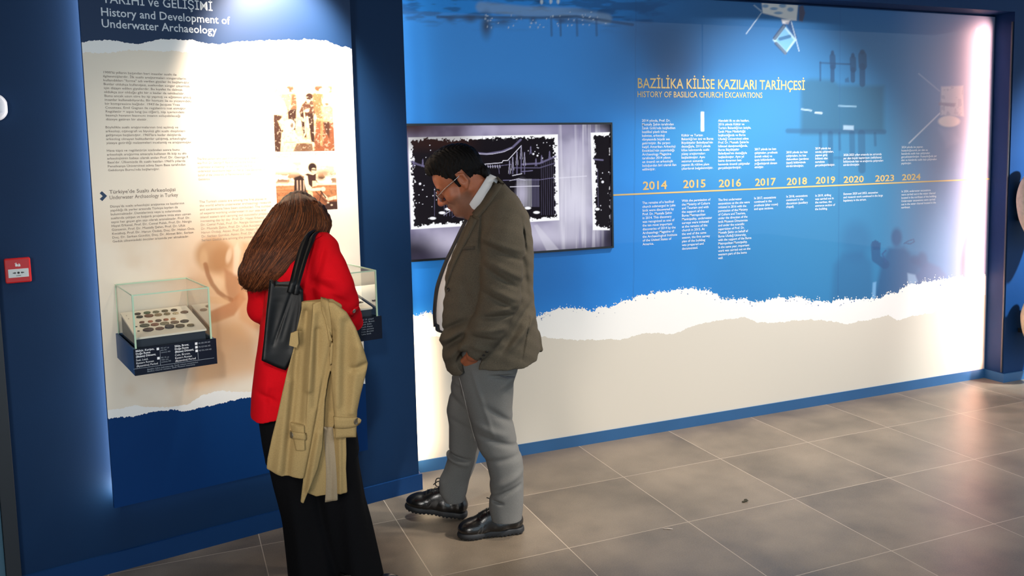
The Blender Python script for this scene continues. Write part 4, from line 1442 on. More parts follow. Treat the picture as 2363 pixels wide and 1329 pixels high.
for row, items in COINS:
    for i, (a, b, hw, col, look) in enumerate(items):
        s, o, z = board_point(*q(a, b))
        r = hw * k / FPX * 3.80
        bm = bmesh.new()
        n = 26
        th = {'thick dark': .0075, 'chipped brown': .006}.get(look, .0042)
        rings = []
        rr = random.Random(kk)
        wob = [1 + rr.uniform(-.05, .05) for _ in range(n)]
        prof = [(.96, 0), (1., th * .4), (.97, th * .85), (.86, th), (.80, th * .88), (.55, th * .95), (.3, th * .90)]
        if look == 'ring shaped':
            prof = [(.96, 0), (1., th * .4), (.95, th), (.6, th * 1.05), (.34, th * .9), (.30, 0)]
        for (f, h) in prof:
            rings.append([bm.verts.new((r * f * wob[j] * math.cos(2 * math.pi * j / n), r * f * wob[j] * math.sin(2 * math.pi * j / n), h + (rr.uniform(-.0003, .0003) if f < .8 else 0))) for j in range(n)])
        for A_, B_ in zip(rings[:-1], rings[1:]):
            for j in range(n):
                bm.faces.new((A_[j], A_[(j + 1) % n], B_[(j + 1) % n], B_[j]))
        if look != 'ring shaped':
            bm.faces.new(rings[-1])
            bm.faces.new(rings[0][::-1])
        else:
            for j in range(n):
                bm.faces.new((rings[0][(j + 1) % n], rings[0][j], rings[-1][j], rings[-1][(j + 1) % n]))
        c = link('coin', bm_mesh(bm), mat('coin_' + look.replace(' ', '_') + row, col, .55, .25, noise=.35, nscale=160, bump=.6, bscale=240), None, False)
        place = ORD[5] if i == len(items) - 1 else ORD[i]
        tag(c, f'{look} ancient coin, {place} in the {row} row on the slanted board', 'coin', 'coins and seals on the slanted board')
        up = Vector(LP(0, math.sin(SL), math.cos(SL))) - Vector(LP(0, 0, 0))
        up = Vector(LN * math.sin(SL) + np.array([0, 0, math.cos(SL)]))
        xa = Vector(LW)
        c.matrix_world = Matrix.Translation(Vector(LP(s, o, z)) + up * .0003) @ Matrix((xa, up.cross(xa), up)).transposed().to_4x4()
        kk += 1
# small row numbers printed on the board
for i, (a, b) in enumerate([(265, 556), (290, 592), (361, 645), (371, 686), (386, 685), (400, 738), (414, 737)]):
    c = [board_point(*q(a + dx, b + dy)) for dx, dy in ((-7, -7), (6, -8), (7, 6), (-6, 7))]
    V = [np.array(LP(t[0], t[1], t[2] + .0006)) - np.array(seal_case.location) for t in c]
    link('row_marker', mesh(V, [(0, 1, 2, 3)]), mat('dark_marker', (44, 40, 38), .6) if i > 1 else mat('grey_marker', (170, 158, 140), .6), seal_case)

right_case, MX2 = display_case(-.464, -.183, 'glass topped wall case with a dark text plate beside the red sleeve')
k2 = 1 / 6.326
q2 = lambda a, b: (770 + a * k2, 590 + b * k2)
plate_text('label_lettering', ['MS 13. yüzyıl', 'Demir, Bronz', 'İznik Gölü', 'Sualtı Kazısı', '13th century', 'Iron, Bronze', 'Lake Iznik'], *q2(398, 950), *q2(592, 928), 4.4, 5.6, right_case, MX2, M_GREY)
# small metal find on its board
s, o, z = board_point(*q2(398, 690))
f = Field((-.02, -.02, -.004), (.02, .02, .014), .0008)
f.seg((-.012, .004, .003), (.012, -.006, .003), .0032, .0018, .002)
f.seg((-.002, -.002, .003), (.008, .009, .004), .0026, .0014, .002)
f.seg((-.010, -.006, .003), (0, 0, .004), .003, .0026, .002)
find = link('metal_find', f.mesh(), mat('rusty_iron', (74, 52, 36), .75, noise=.4, nscale=200, bump=.6, bscale=300))
tag(find, 'small rusty forked metal fragment on the pale board beside the red sleeve', 'metal find')
find.location = Vector(LP(s - .004, o, z + .0008))
find.rotation_euler = (0, 0, WA)

# ------------------------------------------------------------------ fittings on the dark wall
M_RED = mat('red_call_point', (186, 22, 24), .35)
cp = empty('fire_call_point', LP(-1.4625, 0, 1.278), WA, 'square red fire alarm call point with white panel on the dark wall', 'fire alarm')
bm = bmesh.new(); box(bm, (-.0425, -.030, -.0465), (.0425, -.0005, .0465), None, .005)
link('housing', bm_mesh(bm), M_RED, cp)
bm = bmesh.new(); box(bm, (-.0325, -.0325, -.0255), (.0335, -.0302, .0065), None, .0008)
pp = link('press_panel', bm_mesh(bm), mat('white_press_panel', (206, 210, 210), .4), cp)
M_BLK = mat('black_print', (16, 16, 18), .6)
bm = bmesh.new()
def flat(pts):
    bm.faces.new([bm.verts.new((a, -.0332, b)) for a, b in pts])
zc = -.008
flat([(-.018, zc - .0016), (-.012, zc - .0016), (-.012, zc + .0016), (-.018, zc + .0016)])
flat([(-.012, zc - .0042), (-.0065, zc), (-.012, zc + .0042)])
flat([(.019, zc - .0016), (.019, zc + .0016), (.013, zc + .0016), (.013, zc - .0016)])
flat([(.013, zc - .0042), (.013, zc + .0042), (.0075, zc)])
flat([(.0006 + .0042 * math.cos(t * math.pi / 8), zc + .0042 * math.sin(t * math.pi / 8)) for t in range(16)])
flat([(-.008, -.0195), (.008, -.0195), (.008, -.0178), (-.008, -.0178)])
link('press_mark', bm_mesh(bm), M_BLK, pp)
bm = bmesh.new()
def flat2(pts):
    bm.faces.new([bm.verts.new((a, -.0306, b)) for a, b in pts])
flat2([(-.008, .016), (.0, .016), (.001, .022), (-.003, .027), (-.008, .025)])
flat2([(.001, .015), (.0085, .0155), (.0085, .022), (.004, .028), (.002, .021)])
flat2([(-.009, .0262), (-.003, .0285), (-.004, .0305), (-.0098, .0278)])
link('fire_symbol', bm_mesh(bm), mat('white_symbol', (226, 220, 218), .5), cp)

sd = empty('motion_sensor', LP(-1.492, 0, 1.889), WA, 'small white rounded wall sensor at the dark upper left edge', 'sensor')
f = Field((-.05, -.06, -.065), (.055, .01, .065), .0014)
f.ell((0, -.020, 0), (.040, .030, .050), 0)
f.cut(lambda X, Y, Z: Y + .0006 + 0 * X + 0 * Z)
f.cut(lambda X, Y, Z: (np.abs(X / .037) ** 4 + np.abs(Z / .049) ** 4) ** .25 * .04 - .04 + 0 * Y)
link('housing', f.mesh(), mat('white_plastic', (206, 212, 222), .35), sd)
tubes('lens_slot', [[(-.02, -.046, -.022), (.022, -.044, -.022)]], .0022, mat('pale_lens', (170, 180, 200), .2), sd)
bm = bmesh.new(); bmesh.ops.create_uvsphere(bm, u_segments=10, v_segments=8, radius=.0022); bmesh.ops.translate(bm, verts=bm.verts, vec=(.012, -.0475, .018))
link('indicator', bm_mesh(bm), mat('pale_indicator', (240, 240, 244), .3), sd)

# ------------------------------------------------------------------ scraps on the floor
P = on_floor(1719, 1158)
f = Field((-.03, -.03, -.004), (.03, .03, .02), .0012)
f.ell((-.006, 0, .003), (.012, .006, .003), .003)
f.ell((.008, .004, .006), (.009, .008, .005), .003)
f.seg((.0, .0, .004), (.014, -.006, .006), .003, .0018, .003)
lf = link('crumpled_leaf', f.mesh(), mat('dry_leaf', (58, 52, 34), .8, noise=.4, nscale=150))
lf.location = (P[0], P[1], .0005)
tag(lf, 'small crumpled dry brown leaf alone on the grey floor tile', 'leaf')
P = on_floor(1541, 1221)
tw = tubes('thread_scrap', [[(-.018, .012, .0022), (-.006, .004, .003), (.002, .003, .0025), (.018, -.012, .002)], [(-.004, .004, .0022), (.006, -.004, .003), (.012, -.004, .0022)]], .0014, mat('pale_thread', (224, 206, 190), .7))
tw.location = (P[0], P[1], 0)
tag(tw, 'short pale scrap of thread lying across the tile joint', 'scrap')
# ------------------------------------------------------------------ people: shared builders
def unit(v):
    v = np.asarray(v, float)
    return v / np.linalg.norm(v)


def head(F, c, f, up, S=1., heavy=0.):
    """head around the ear point c; f the way it faces, up its crown"""
    f = unit(f)
    up = unit(np.asarray(up, float) - f * (np.asarray(up, float) @ f))
    l = np.cross(up, f)
    rot = np.array([f, l, up])
    P = lambda x, y, z: np.asarray(c) + S * (x * f + y * l + z * up)

    def E(x, y, z, a, b, cc, k=.018, op='+'):
        F.ell(P(x, y, z), np.array((a, b, cc)) * S, k * S, op, rot)

    def G(a, b, ra, rb, k=.012, op='+'):
        F.seg(P(*a), P(*b), ra * S, rb * S, k * S, op)
    E(-.004, 0, .045, .098, .076, .086)
    E(.048, 0, .035, .052, .063, .058)
    E(.046, 0, -.030, .052, .058, .076)
    for s in (-1, 1):
        G((-.004, s * .056, -.040), (.070, s * .020, -.096), .022, .018, .03)
        E(.062, s * .036, -.026, .030, .026, .028)
        G((.088, s * .040, .022), (.101, s * .010, .018), .0095, .0095, .014)
        E(.104, s * .031, .001, .016, .017, .011, .010, '-')
        E(.086, s * .031, .001, .0135, .0135, .0125, .004)
        G((.096, s * .044, .004), (.0985, s * .020, .004), .0034, .0034, .004)
        E(.112, s * .013, -.033, .0115, .009, .0085, .008)
        E(-.006, s * .079, -.002, .017, .008, .032, .006)
        G((-.020, s * .086, .018), (-.022, s * .084, -.012), .006, .005, .004)
        G((-.020, s * .086, .018), (.000, s * .084, .028), .006, .005, .004)
        G((-.016, s * .082, -.018), (-.002, s * .078, -.032), .006, .007, .004)
        E(-.006, s * .089, .002, .009, .007, .015, .004, '-')
    E(.085, 0, -.097, .019, .024, .017, .02)
    G((.097, 0, .016), (.124, 0, -.026), .0095, .0125, .012)
    E(.119, 0, -.028, .012, .012, .010, .008)
    E(.098, 0, -.056, .012, .024, .012, .014)
    E(.101, 0, -.060, .0105, .022, .0052, .005)
    E(.098, 0, -.073, .0105, .020, .0062, .006)
    G((.112, -.020, -.0665), (.112, .020, -.0665), .0022, .0022, .004, '-')
    if heavy:
        E(.030, 0, -.088, .062, .050, .034 * heavy, .03)
    return P


def hand(F, wrist, palm_dir, across, normal, S=1., curl=.5, k=.006):
    """palm and five bent fingers; palm_dir points to the fingers, across to the thumb side"""
    d, a = unit(palm_dir), unit(across)
    n = unit(normal)
    w = np.asarray(wrist, float)
    for t, r in ((-.026, .0135), (-.009, .0150), (.009, .0150), (.026, .0135)):
        F.seg(w + S * (d * .012 + a * t * .6), w + S * (d * .082 + a * t), r * S, (r - .003) * S, .012)
    F.seg(w - d * .03 * S, w + d * .02 * S, .027 * S, .026 * S, .02)
    for t, L, r in ((.028, .070, .0088), (.009, .079, .0090), (-.010, .073, .0086), (-.028, .058, .0078)):
        p = w + S * (d * .086 + a * t)
        ang = .15
        for q, fr in enumerate((.46, .30, .24)):
            ang += curl * (.55, .8, .6)[q]
            v = d * math.cos(ang) + n * math.sin(ang)
            e = p + v * L * fr * S
            F.seg(p, e, r * S * (1 - .07 * q), r * S * (.93 - .07 * q), .003)
            p = e
    p = w + S * (d * .024 + a * .030)
    for q, L in enumerate((.044, .034, .028)):
        v = unit(d * (.75 + .12 * q) + a * (.66 - .28 * q) + n * (.20 + .2 * q * curl))
        e = p + v * L * S
        F.seg(p, e, (.0125, .0105, .0095)[q] * S, (.0105, .0098, .0082)[q] * S, .005)
        p = e


class Person:
    def __init__(s, frame, name, label):
        s.f = frame
        s.root = empty(name, tuple(frame.P), frame.rot, label, 'person')
        s.cam = frame.world_to(CAM)

    def at(s, x, y, d=0.):
        return s.f.at(x, y, d)

    def line(s, x0, y0, x1, y1, w, amp, d=-.2):
        a, b = s.at(x0, y0, d), s.at(x1, y1, d)
        return (a[0], a[2], b[0], b[2], w / 560., amp)

    def hit(s, bvh, x, y):
        r = ray(x, y)
        v = np.array([r @ s.f.u, r @ s.f.v, r[2]])
        v = unit(v)
        h = bvh.ray_cast(Vector(s.cam), Vector(v))
        if h[0] is None:
            return None
        n = np.array(h[1])
        if n @ v > 0: n = -n
        return np.array(h[0]), n

    def patch(s, name, bvh, rows, m, parent=None, lift=.004, sink=.003, smooth_=True):
        """cloth piece lying on a body: rows of pixels make a grid that is laid on the surface"""
        nr, nc = len(rows), len(rows[0])
        H = [[s.hit(bvh, *p) for p in r] for r in rows]
        good = [h for r in H for h in r if h is not None]
        if not good: return None
        top, bot = [], []
        for i in range(nr):
            for j in range(nc):
                h = H[i][j]
                if h is None:
                    d = min(((abs(a - i) + abs(b - j), H[a][b]) for a in range(nr) for b in range(nc) if H[a][b] is not None), key=lambda t: t[0])[1]
                    q = s.at(*rows[i][j], d[0][1])
                    h = (q, d[1])
                top.append(h[0] + h[1] * lift)
                bot.append(h[0] - h[1] * sink)
        n = nr * nc
        V = top + bot
        F = []
        for i in range(nr - 1):
            for j in range(nc - 1):
                a, b, c, d = i * nc + j, i * nc + j + 1, (i + 1) * nc + j + 1, (i + 1) * nc + j
                F.append((a, b, c, d))
                F.append((n + a, n + d, n + c, n + b))
        for j in range(nc - 1):
            F.append((j, n + j, n + j + 1, j + 1))
            t = (nr - 1) * nc + j
            F.append((t, t + 1, n + t + 1, n + t))
        for i in range(nr - 1):
            t = i * nc
            F.append((t, t + nc, n + t + nc, n + t))
            t = i * nc + nc - 1
            F.append((t, n + t, n + t + nc, t + nc))
        bm = bmesh.new()
        bm.from_mesh(mesh(V, F))
        o = link(name, bm_mesh(bm), m, parent or s.root)
        if smooth_:
            o.data.shade_smooth()
        return o


def dense(pairs, n=6, m=3):
    """(outer, inner) pixel pairs to a smooth grid"""
    A = catmull([p[0] for p in pairs], n)
    B = catmull([p[1] for p in pairs], n)
    return [[tuple(a + (b - a) * j / (m - 1)) for j in range(m)] for a, b in zip(A, B)]


def button(name, P, bvh, x, y, r, m, parent):
    h = P.hit(bvh, x, y)
    if h is None: return
    p, n = h
    zz = Vector(n)
    xx = zz.orthogonal().normalized()
    yy = zz.cross(xx)
    bm = bmesh.new()
    N_ = 20
    rings = []
    for f, hh in ((1., 0), (1., .002), (.92, .0034), (.78, .0030), (.70, .0022), (.1, .0022)):
        rings.append([bm.verts.new(Vector(p) + (xx * math.cos(2 * math.pi * k / N_) + yy * math.sin(2 * math.pi * k / N_)) * r * f + zz * (hh + .004)) for k in range(N_)])
    for a, b in zip(rings[:-1], rings[1:]):
        for k in range(N_):
            bm.faces.new((a[k], a[(k + 1) % N_], b[(k + 1) % N_], b[k]))
    bm.faces.new(rings[-1])
    for k in range(4):
        a = math.pi / 4 + k * math.pi / 2
        c = Vector(p) + (xx * math.cos(a) + yy * math.sin(a)) * r * .3 + zz * .0062
        bmesh.ops.create_uvsphere(bm, u_segments=6, v_segments=4, radius=r * .11, matrix=Matrix.Translation(c))
    return link(name, bm_mesh(bm), m, parent, True)


def shoe(P, name, label, toe, heel, lift_toe, lace, S=1.):
    """leather shoe; toe and heel are local floor points under the tip and the back"""
    t, h = np.array(toe, float), np.array(heel, float)
    L = np.linalg.norm((t - h)[:2])
    ang = math.atan2(t[1] - h[1], t[0] - h[0])
    root = bpy.data.objects.new(name, None)
    root.empty_display_size = .05
    COL.objects.link(root)
    root.parent = P.root
    root.location = h
    root.rotation_euler = Matrix.Rotation(ang, 3, 'Z').to_4x4().to_euler()
    root.rotation_euler = (Matrix.Rotation(ang, 4, 'Z') @ Matrix.Rotation(-lift_toe, 4, 'Y')).to_euler()
    f = Field((-.03, -.07, .012), (L + .03, .07, .17), .0024)
    f.seg((.045, 0, .050), (.11, 0, .048), .036, .039, .03)
    f.seg((.11, 0, .048), (L - .055, .002, .040), .038, .034, .03)
    f.ell((L - .060, .004, .040), (.062, .046, .030), .02)
    f.ell((L - .085, .0, .044), (.075, .047, .032), .02)
    f.seg((.040, 0, .060), (.055, 0, .098), .036, .037, .02)
    f.chain([(.215, 0, .052), (.165, 0, .078), (.115, 0, .104)], [.026, .030, .034], .03)
    f.seg((.062, 0, .112), (.066, 0, .18), .028, .029, .004, '-')
    f.cut(lambda X, Y, Z: .018 - Z + 0 * X + 0 * Y)
    f.creases([(L - .10, .055, L - .085, .030, .004, .003), (L - .115, .06, L - .10, .03, .004, .0025)])
    upper = link('upper', f.mesh(), M_SHOE, root)
    f = Field((-.03, -.07, -.008), (L + .03, .07, .05), .0024)
    f.seg((.035, 0, .016), (.10, 0, .016), .037, .036, .03)
    f.seg((.10, 0, .016), (L - .06, .003, .016), .037, .040, .03)
    f.ell((L - .058, .004, .016), (.064, .050, .03), .02)
    f.cut(lambda X, Y, Z: np.maximum(Z - .030, .001 - Z) + 0 * X + 0 * Y)
    f.d += (.003 * (np.sin(f.ax[0][:, None, None] * 2 * math.pi / .018) > .1) * (f.ax[2][None, None, :] < .007)).astype(np.float32)
    link('sole', f.mesh(), M_SOLE, root)
    bm = bmesh.new()
    for i in range(5):
        x = .128 + i * .017
        z = .1300 - i * .0085
        tube(bm, catmull([(x, -.030, z - .010), (x + .002, -.012, z + .003), (x + .004, .012, z + .003), (x, .030, z - .010)], 4), .0026, 6)
    for pts in lace:
        tube(bm, catmull(pts, 6), .0025, 6)
    link('laces', bm_mesh(bm), M_LACE, root, True)
    return root


M_SKIN = mat('skin', rough=.48, attr='tone', noise=.06, nscale=60, bump=.12, bscale=300, spec=.4)
M_SHOE = mat('black_leather', (16, 15, 15), .26, bump=.15, bscale=160, coat=.25)
M_SOLE = mat('black_rubber', (17, 19, 23), .6)
M_LACE = mat('black_lace', (14, 13, 13), .8)
M_TWEED = mat('brown_grey_tweed', (80, 73, 62), .9, noise=.30, nscale=420, bump=.35, bscale=520, spec=.1)
M_WOOL = mat('grey_wool', (98, 97, 95), .9, noise=.16, nscale=480, bump=.2, bscale=520, spec=.1)
M_SHIRT = mat('white_shirt', (214, 214, 216), .75, bump=.08, bscale=200)
M_TIE = mat('dark_tie', (20, 18, 22), .6)
M_BELT = mat('black_belt', (14, 14, 15), .4)

# ------------------------------------------------------------------ the man
MAN = Person(Frame(.34, -.78), 'person', 'man in a brown grey tweed jacket and grey trousers, hand in pocket')
A = MAN.at


def lv(P, rows, d, rd, grow=0.):
    """silhouette rows (py, left, right) to loft levels"""
    out = []
    for r in rows:
        y, l, rr = r[:3]
        dd = r[3] if len(r) > 3 else d
        w = r[4] if len(r) > 4 else rd
        a, b = P.at(l, y, dd), P.at(rr, y, dd)
        out.append(((a[2] + b[2]) / 2, (a[0] + b[0]) / 2, dd, (b[0] - a[0]) / 2 + grow, w + grow))
    return out


HF, HU, HC = np.array((-.83, .06, -.555)), np.array((-.555, 0, .83)), A(1067, 415, 0)
HS = 1.10
f = Field((-.42, -.34, -.02), (.36, .42, 1.76), .0032)
HP = head(f, HC, HF, HU, HS, 1.15)
neck0, neck1 = HP(-.030, 0, -.030), A(1122, 478, 0)
f.seg(neck0, neck1, .060, .070, .03)
f.seg(HP(.02, 0, -.07), A(1100, 486, 0), .045, .055, .03)
sh_n, sh_f = A(1160, 505, -.165), A(1150, 500, .17)
f.chain([sh_n, A(1128, 488, 0), sh_f], [.055, .065, .055], .03)
f.ell(A(1135, 580, 0), (.125, .16, .17), .04)
f.ell(A(1118, 705, 0), (.155, .165, .17), .05)
f.ell(A(1128, 820, 0), (.115, .15, .12), .05)
el_n, wr_n = A(1156, 690, -.235), A(1099, 800, -.226)
f.chain([sh_n, el_n, wr_n], [.048, .042, .031], .015)
el_f, wr_f = A(1140, 690, .25), A(1085, 790, .215)
f.chain([sh_f, el_f, wr_f], [.048, .042, .031], .015)
hand(f, A(1094, 810, -.238), A(1084, 850, -.150) - A(1094, 810, -.238), (-.75, .45, -.35), (.3, .9, .1), 1.02, .3)
hand(f, A(1078, 800, .21), A(1066, 842, .18) - A(1078, 800, .21), (-.6, -.3, .1), (.3, -.8, .1), 1.0, .35)
f.chain([A(1125, 840, -.085), A(1142, 1005, -.10), A(1170, 1185, -.115)], [.085, .046, .028], .03)
f.chain([A(1112, 840, .085), A(1078, 985, .11), A(1050, 1140, .13)], [.085, .046, .028], .03)
body = link('body', f.mesh(), M_SKIN, MAN.root)


def skin_tone(base, dark, lip):
    def fn(v):
        c = np.ones_like(v) * np.array(lin(base))
        return c
    return fn


def man_tone(v):
    rel = (v - HC) / HS
    l = np.cross(HU, HF)
    X, Z = rel @ unit(HF), rel @ unit(HU)
    c = np.ones_like(v) * np.array(lin((160, 93, 63)))

    def mix(m, rgb):
        m = np.clip(m, 0, 1)[:, None]
        c[:] = c * (1 - m) + np.array(lin(rgb)) * m
    n = np.linalg.norm(rel, axis=1) < .16
    jaw = smooth(-.028, -.050, Z) * smooth(-.015, .01, X) * n
    mix(.75 * jaw, (112, 80, 64))
    mix(.5 * smooth(.09, .1, X) * smooth(-.043, -.047, Z) * smooth(-.06, -.056, Z) * n, (98, 72, 62))
    mix(.7 * smooth(.098, .104, X) * (1 - smooth(.008, .011, np.abs(Z + .0665))) * n, (166, 92, 80))
    mix(.35 * smooth(.112, .122, X) * n, (214, 122, 96))
    return c


paint_points(body.data, man_tone)
# hair
f = Field(HC - .19, HC + .19, .0026)
rot = np.array([unit(HF), unit(np.cross(HU, HF)), unit(HU)])
f.ell(HP(-.010, 0, .050), np.array((.103, .0835, .094)) * HS, .02, '+', rot)
f.ell(HP(.052, 0, .102), np.array((.050, .056, .034)) * HS, .03, '+', rot)
f.ell(HP(.02, 0, .118), np.array((.060, .060, .028)) * HS, .03, '+', rot)
for s_ in (-1, 1):
    f.seg(HP(.018, s_ * .072, .03), HP(.018, s_ * .069, -.012), .011, .006, .01)
f.ell(HP(-.088, 0, -.022), np.array((.022, .05, .03)) * HS, .02, '+', rot)
_fx, _up = unit(HF), unit(HU)


def hairline(X, Y, Z):
    x = ((X - HC[0]) * _fx[0] + (Y - HC[1]) * _fx[1] + (Z - HC[2]) * _fx[2]) / HS
    z = ((X - HC[0]) * _up[0] + (Y - HC[1]) * _up[1] + (Z - HC[2]) * _up[2]) / HS
    lim = np.interp(x, [-.13, -.085, -.055, -.035, -.028, .006, .010, .022, .026, .050, .066, .10, .13], [-.05, -.045, -.035, -.02, .036, .036, -.03, -.03, .030, .046, .076, .086, .10])
    return (lim - z) * HS * .8


f.cut(hairline)
f.warp(lambda X, Y, Z: .0011 * np.sin((X * .85 + Z * .3) * 420 + 5 * np.sin(Y * 70 + Z * 40)) + .0012 * np.sin(Z * 150 + X * 190 + 3 * np.sin(Y * 90 + X * 60)))
hair = link('hair', f.mesh(), mat('black_hair', (13, 10, 9), .6, noise=.4, nscale=130, bump=.5, bscale=260, spec=.12), MAN.root)
M_BROW = mat('black_brow', (22, 17, 15), .8)
for s_ in (-1, 1):
    tubes('eyebrow', [catmull([HP(.092, s_ * .050, .020), HP(.103, s_ * .034, .029), HP(.106, s_ * .014, .022)], 5)], .0042, M_BROW, MAN.root)
    tubes('eyelashes', [catmull([HP(.094, s_ * .045, .0015), HP(.1005, s_ * .032, .0005), HP(.100, s_ * .020, .002)], 5)], .0014, M_BROW, MAN.root)
# glasses
gl_root = bpy.data.objects.new('eyeglasses', None)
gl_root.empty_display_size = .05
COL.objects.link(gl_root)
gl_root.parent = MAN.root
M_RIM = mat('silver_rim', (196, 196, 200), .25, .9)
for s_ in (-1, 1):
    ring = [HP(.117 - .02 * abs(math.cos(t)) * .3, s_ * (.034 + .025 * math.cos(t)), -.004 + .018 * math.sin(t)) for t in np.linspace(0, 2 * math.pi, 29)]
    tubes('rim', [ring], .0013, M_RIM, gl_root, 6)
    bm = bmesh.new()
    bm.faces.new([bm.verts.new(p) for p in ring[:-1]])
    link('lens', bm_mesh(bm), glass_mat('spectacle_lens', (.97, .97, .97)), gl_root)
    tubes('temple', [[HP(.108, s_ * .060, .004), HP(.070, s_ * .076, .012), HP(.020, s_ * .084, .017), HP(-.012, s_ * .088, .022)]], .0017, M_RIM, gl_root, 6)
tubes('bridge', [catmull([HP(.118, -.010, .002), HP(.122, 0, .006), HP(.118, .010, .002)], 4)], .0013, M_RIM, gl_root, 6)

# shirt
TIE = [(1083, 491), (1071, 511), (1060, 533), (1041, 573), (1027, 602), (1014, 636), (1006, 662), (1002, 690), (1000, 720), (1001, 740), (1002, 754)]
ty = [p[1] for p in TIE]
tx = [p[0] for p in TIE]
BACK = [(410, 1146), (422, 1161), (456, 1195), (498, 1220), (553, 1229), (595, 1231), (658, 1229), (705, 1233), (764, 1241), (812, 1248), (830, 1240)]
bx = lambda y: float(np.interp(y, [b[0] for b in BACK], [b[1] for b in BACK]))
rows = [(y, float(np.interp(y, ty, tx)) + 6, bx(y) - 16) for y in range(495, 765, 15)]
f = Field((-.30, -.26, .70), (.32, .26, 1.50), .005)
f.loft(lv(MAN, [(478, 1092, 1170, 0, .09)] + [(r[0], r[1], r[2], 0, min(.195, .10 + .012 * (r[0] - 480) / 5)) for r in rows], 0, .19), .0, '+', 2.2)
link('shirt', f.mesh(), M_SHIRT, MAN.root)
# shirt collar: a tilted band around the neck
bm = bmesh.new()
cc = (A(1136, 407, 0) + A(1082, 490, 0)) / 2
ax1 = (A(1136, 407, 0) - A(1082, 490, 0)) / 2
lat = np.array((0, .080, 0))
axn = unit(np.cross(ax1, lat))
if axn[2] < 0: axn = -axn
ringsets = []
NN = 48
for hh, g in ((-.030, 1.06), (-.028, 1.10), (.019, 1.03), (.021, .98), (-.010, .95)):
    ringsets.append([bm.verts.new(cc + axn * hh + (ax1 * math.cos(t) + lat * math.sin(t)) * g) for t in np.linspace(0, 2 * math.pi, NN, endpoint=False)])
for a, b in zip(ringsets, ringsets[1:] + ringsets[:1]):
    for k in range(NN):
        bm.faces.new((a[k], a[(k + 1) % NN], b[(k + 1) % NN], b[k]))
link('shirt_collar', bm_mesh(bm), M_SHIRT, MAN.root, True)
# tie
bm = bmesh.new()
path = catmull([A(x, y, 0) for x, y in TIE], 5)
prev = None
for i, p in enumerate(path):
    t = i / (len(path) - 1)
    w = .018 + .027 * t if t < .93 else .045 * (1 - (t - .93) / .075)
    q = [bm.verts.new(p + np.array((.010 if abs(s_) > .5 else 0, s_ * w, 0)) + np.array((th, 0, 0))) for th in (-.003, .006) for s_ in (-1, 0, 1)]
    if prev:
        for a, b in ((0, 1), (1, 2), (2, 5), (5, 4), (4, 3), (3, 0)):
            bm.faces.new((prev[a], prev[b], q[b], q[a]))
    prev = q
tb = A(1004, 752, 0)
bm.faces.new((prev[0], prev[1], prev[2], prev[5], prev[4], prev[3]))
link('tie', bm_mesh(bm), M_TIE, MAN.root, True)
f = Field(A(1088, 500, 0) - .05, A(1088, 500, 0) + .05, .002)
f.seg(A(1086, 489, 0), A(1078, 505, 0), .022, .014, .01)
link('tie_knot', f.mesh(), M_TIE, MAN.root)

# trousers
NEAR = [(812, 1068, 1204), (850, 1056, 1192), (885, 1060, 1185), (904, 1066, 1185), (945, 1078, 1182), (978, 1088, 1185), (1028, 1101, 1195), (1061, 1121, 1206), (1110, 1133, 1208), (1150, 1129, 1208), (1172, 1128, 1207), (1196, 1134, 1204)]
FAR = [(812, 1058, 1170), (850, 1052, 1160), (883, 1041, 1150), (916, 1036, 1146), (945, 1030, 1138), (978, 1036, 1126), (1028, 1036, 1110), (1061, 1032, 1101), (1085, 1024, 1093), (1106, 1013, 1084), (1135, 1014, 1078), (1152, 1026, 1072)]
f = Field((-.32, -.26, .03), (.30, .30, .98), .0042)
f.loft([(z, u, d, ru, .118 - .052 * min(1, max(0, (.78 - z) / .66))) for z, u, d, ru, rd in lv(MAN, NEAR, -.095, .1)], 0, '+', 2.3)
f.loft([(z, u, d, ru, .118 - .052 * min(1, max(0, (.78 - z) / .60))) for z, u, d, ru, rd in lv(MAN, FAR, .115, .1)], .03, '+', 2.3)
f.loft(lv(MAN, [(735, 1010, 1190, 0, .17), (770, 1022, 1202, 0, .19), (815, 1052, 1204, 0, .195), (850, 1060, 1190, 0, .17), (880, 1080, 1170, 0, .10)], 0, .18), .03, '+', 2.2)
Lm = MAN.line
f.creases([(a, b, c, d, w * .9, 1.9 * e) for a, b, c, d, w, e in [Lm(1130, 868, 1186, 872, 5, .007), Lm(1150, 900, 1190, 870, 12, -.006), Lm(1120, 940, 1182, 985, 9, .006), Lm(1100, 985, 1170, 1010, 10, -.005), Lm(1105, 1010, 1195, 1040, 8, .005),
           Lm(1120, 1075, 1200, 1060, 9, .004), Lm(1130, 1140, 1205, 1100, 10, -.006), Lm(1130, 1165, 1200, 1130, 7, .006), Lm(1140, 1170, 1160, 1172, 4, .008), Lm(1090, 860, 1140, 1010, 6, -.003),
           Lm(1015, 1095, 1080, 1110, 6, .008), Lm(1010, 1100, 1075, 1122, 7, -.006), Lm(1035, 950, 1080, 990, 9, .006), Lm(1030, 910, 1070, 925, 7, -.004), Lm(1040, 1010, 1100, 1040, 9, .004)]])
trousers = link('trousers', f.mesh(), M_WOOL, MAN.root)
tb_ = bvh_of(trousers.data)
MAN.patch('pocket_welt', tb_, dense([((1152, 864), (1154, 868)), ((1170, 869), (1170, 873)), ((1186, 868), (1186, 872))], 4, 2), mat('dark_grey_wool', (70, 70, 74), .9), trousers, .003)
MAN.patch('side_seam', tb_, dense([((1054, 856), (1055.4, 856)), ((1064, 890), (1065.4, 890)), ((1077, 945), (1078.4, 945)), ((1087, 985), (1088.3, 985)), ((1096, 1018), (1097.2, 1018))], 4, 2), mat('pale_seam', (150, 146, 142), .9), trousers, .0008)
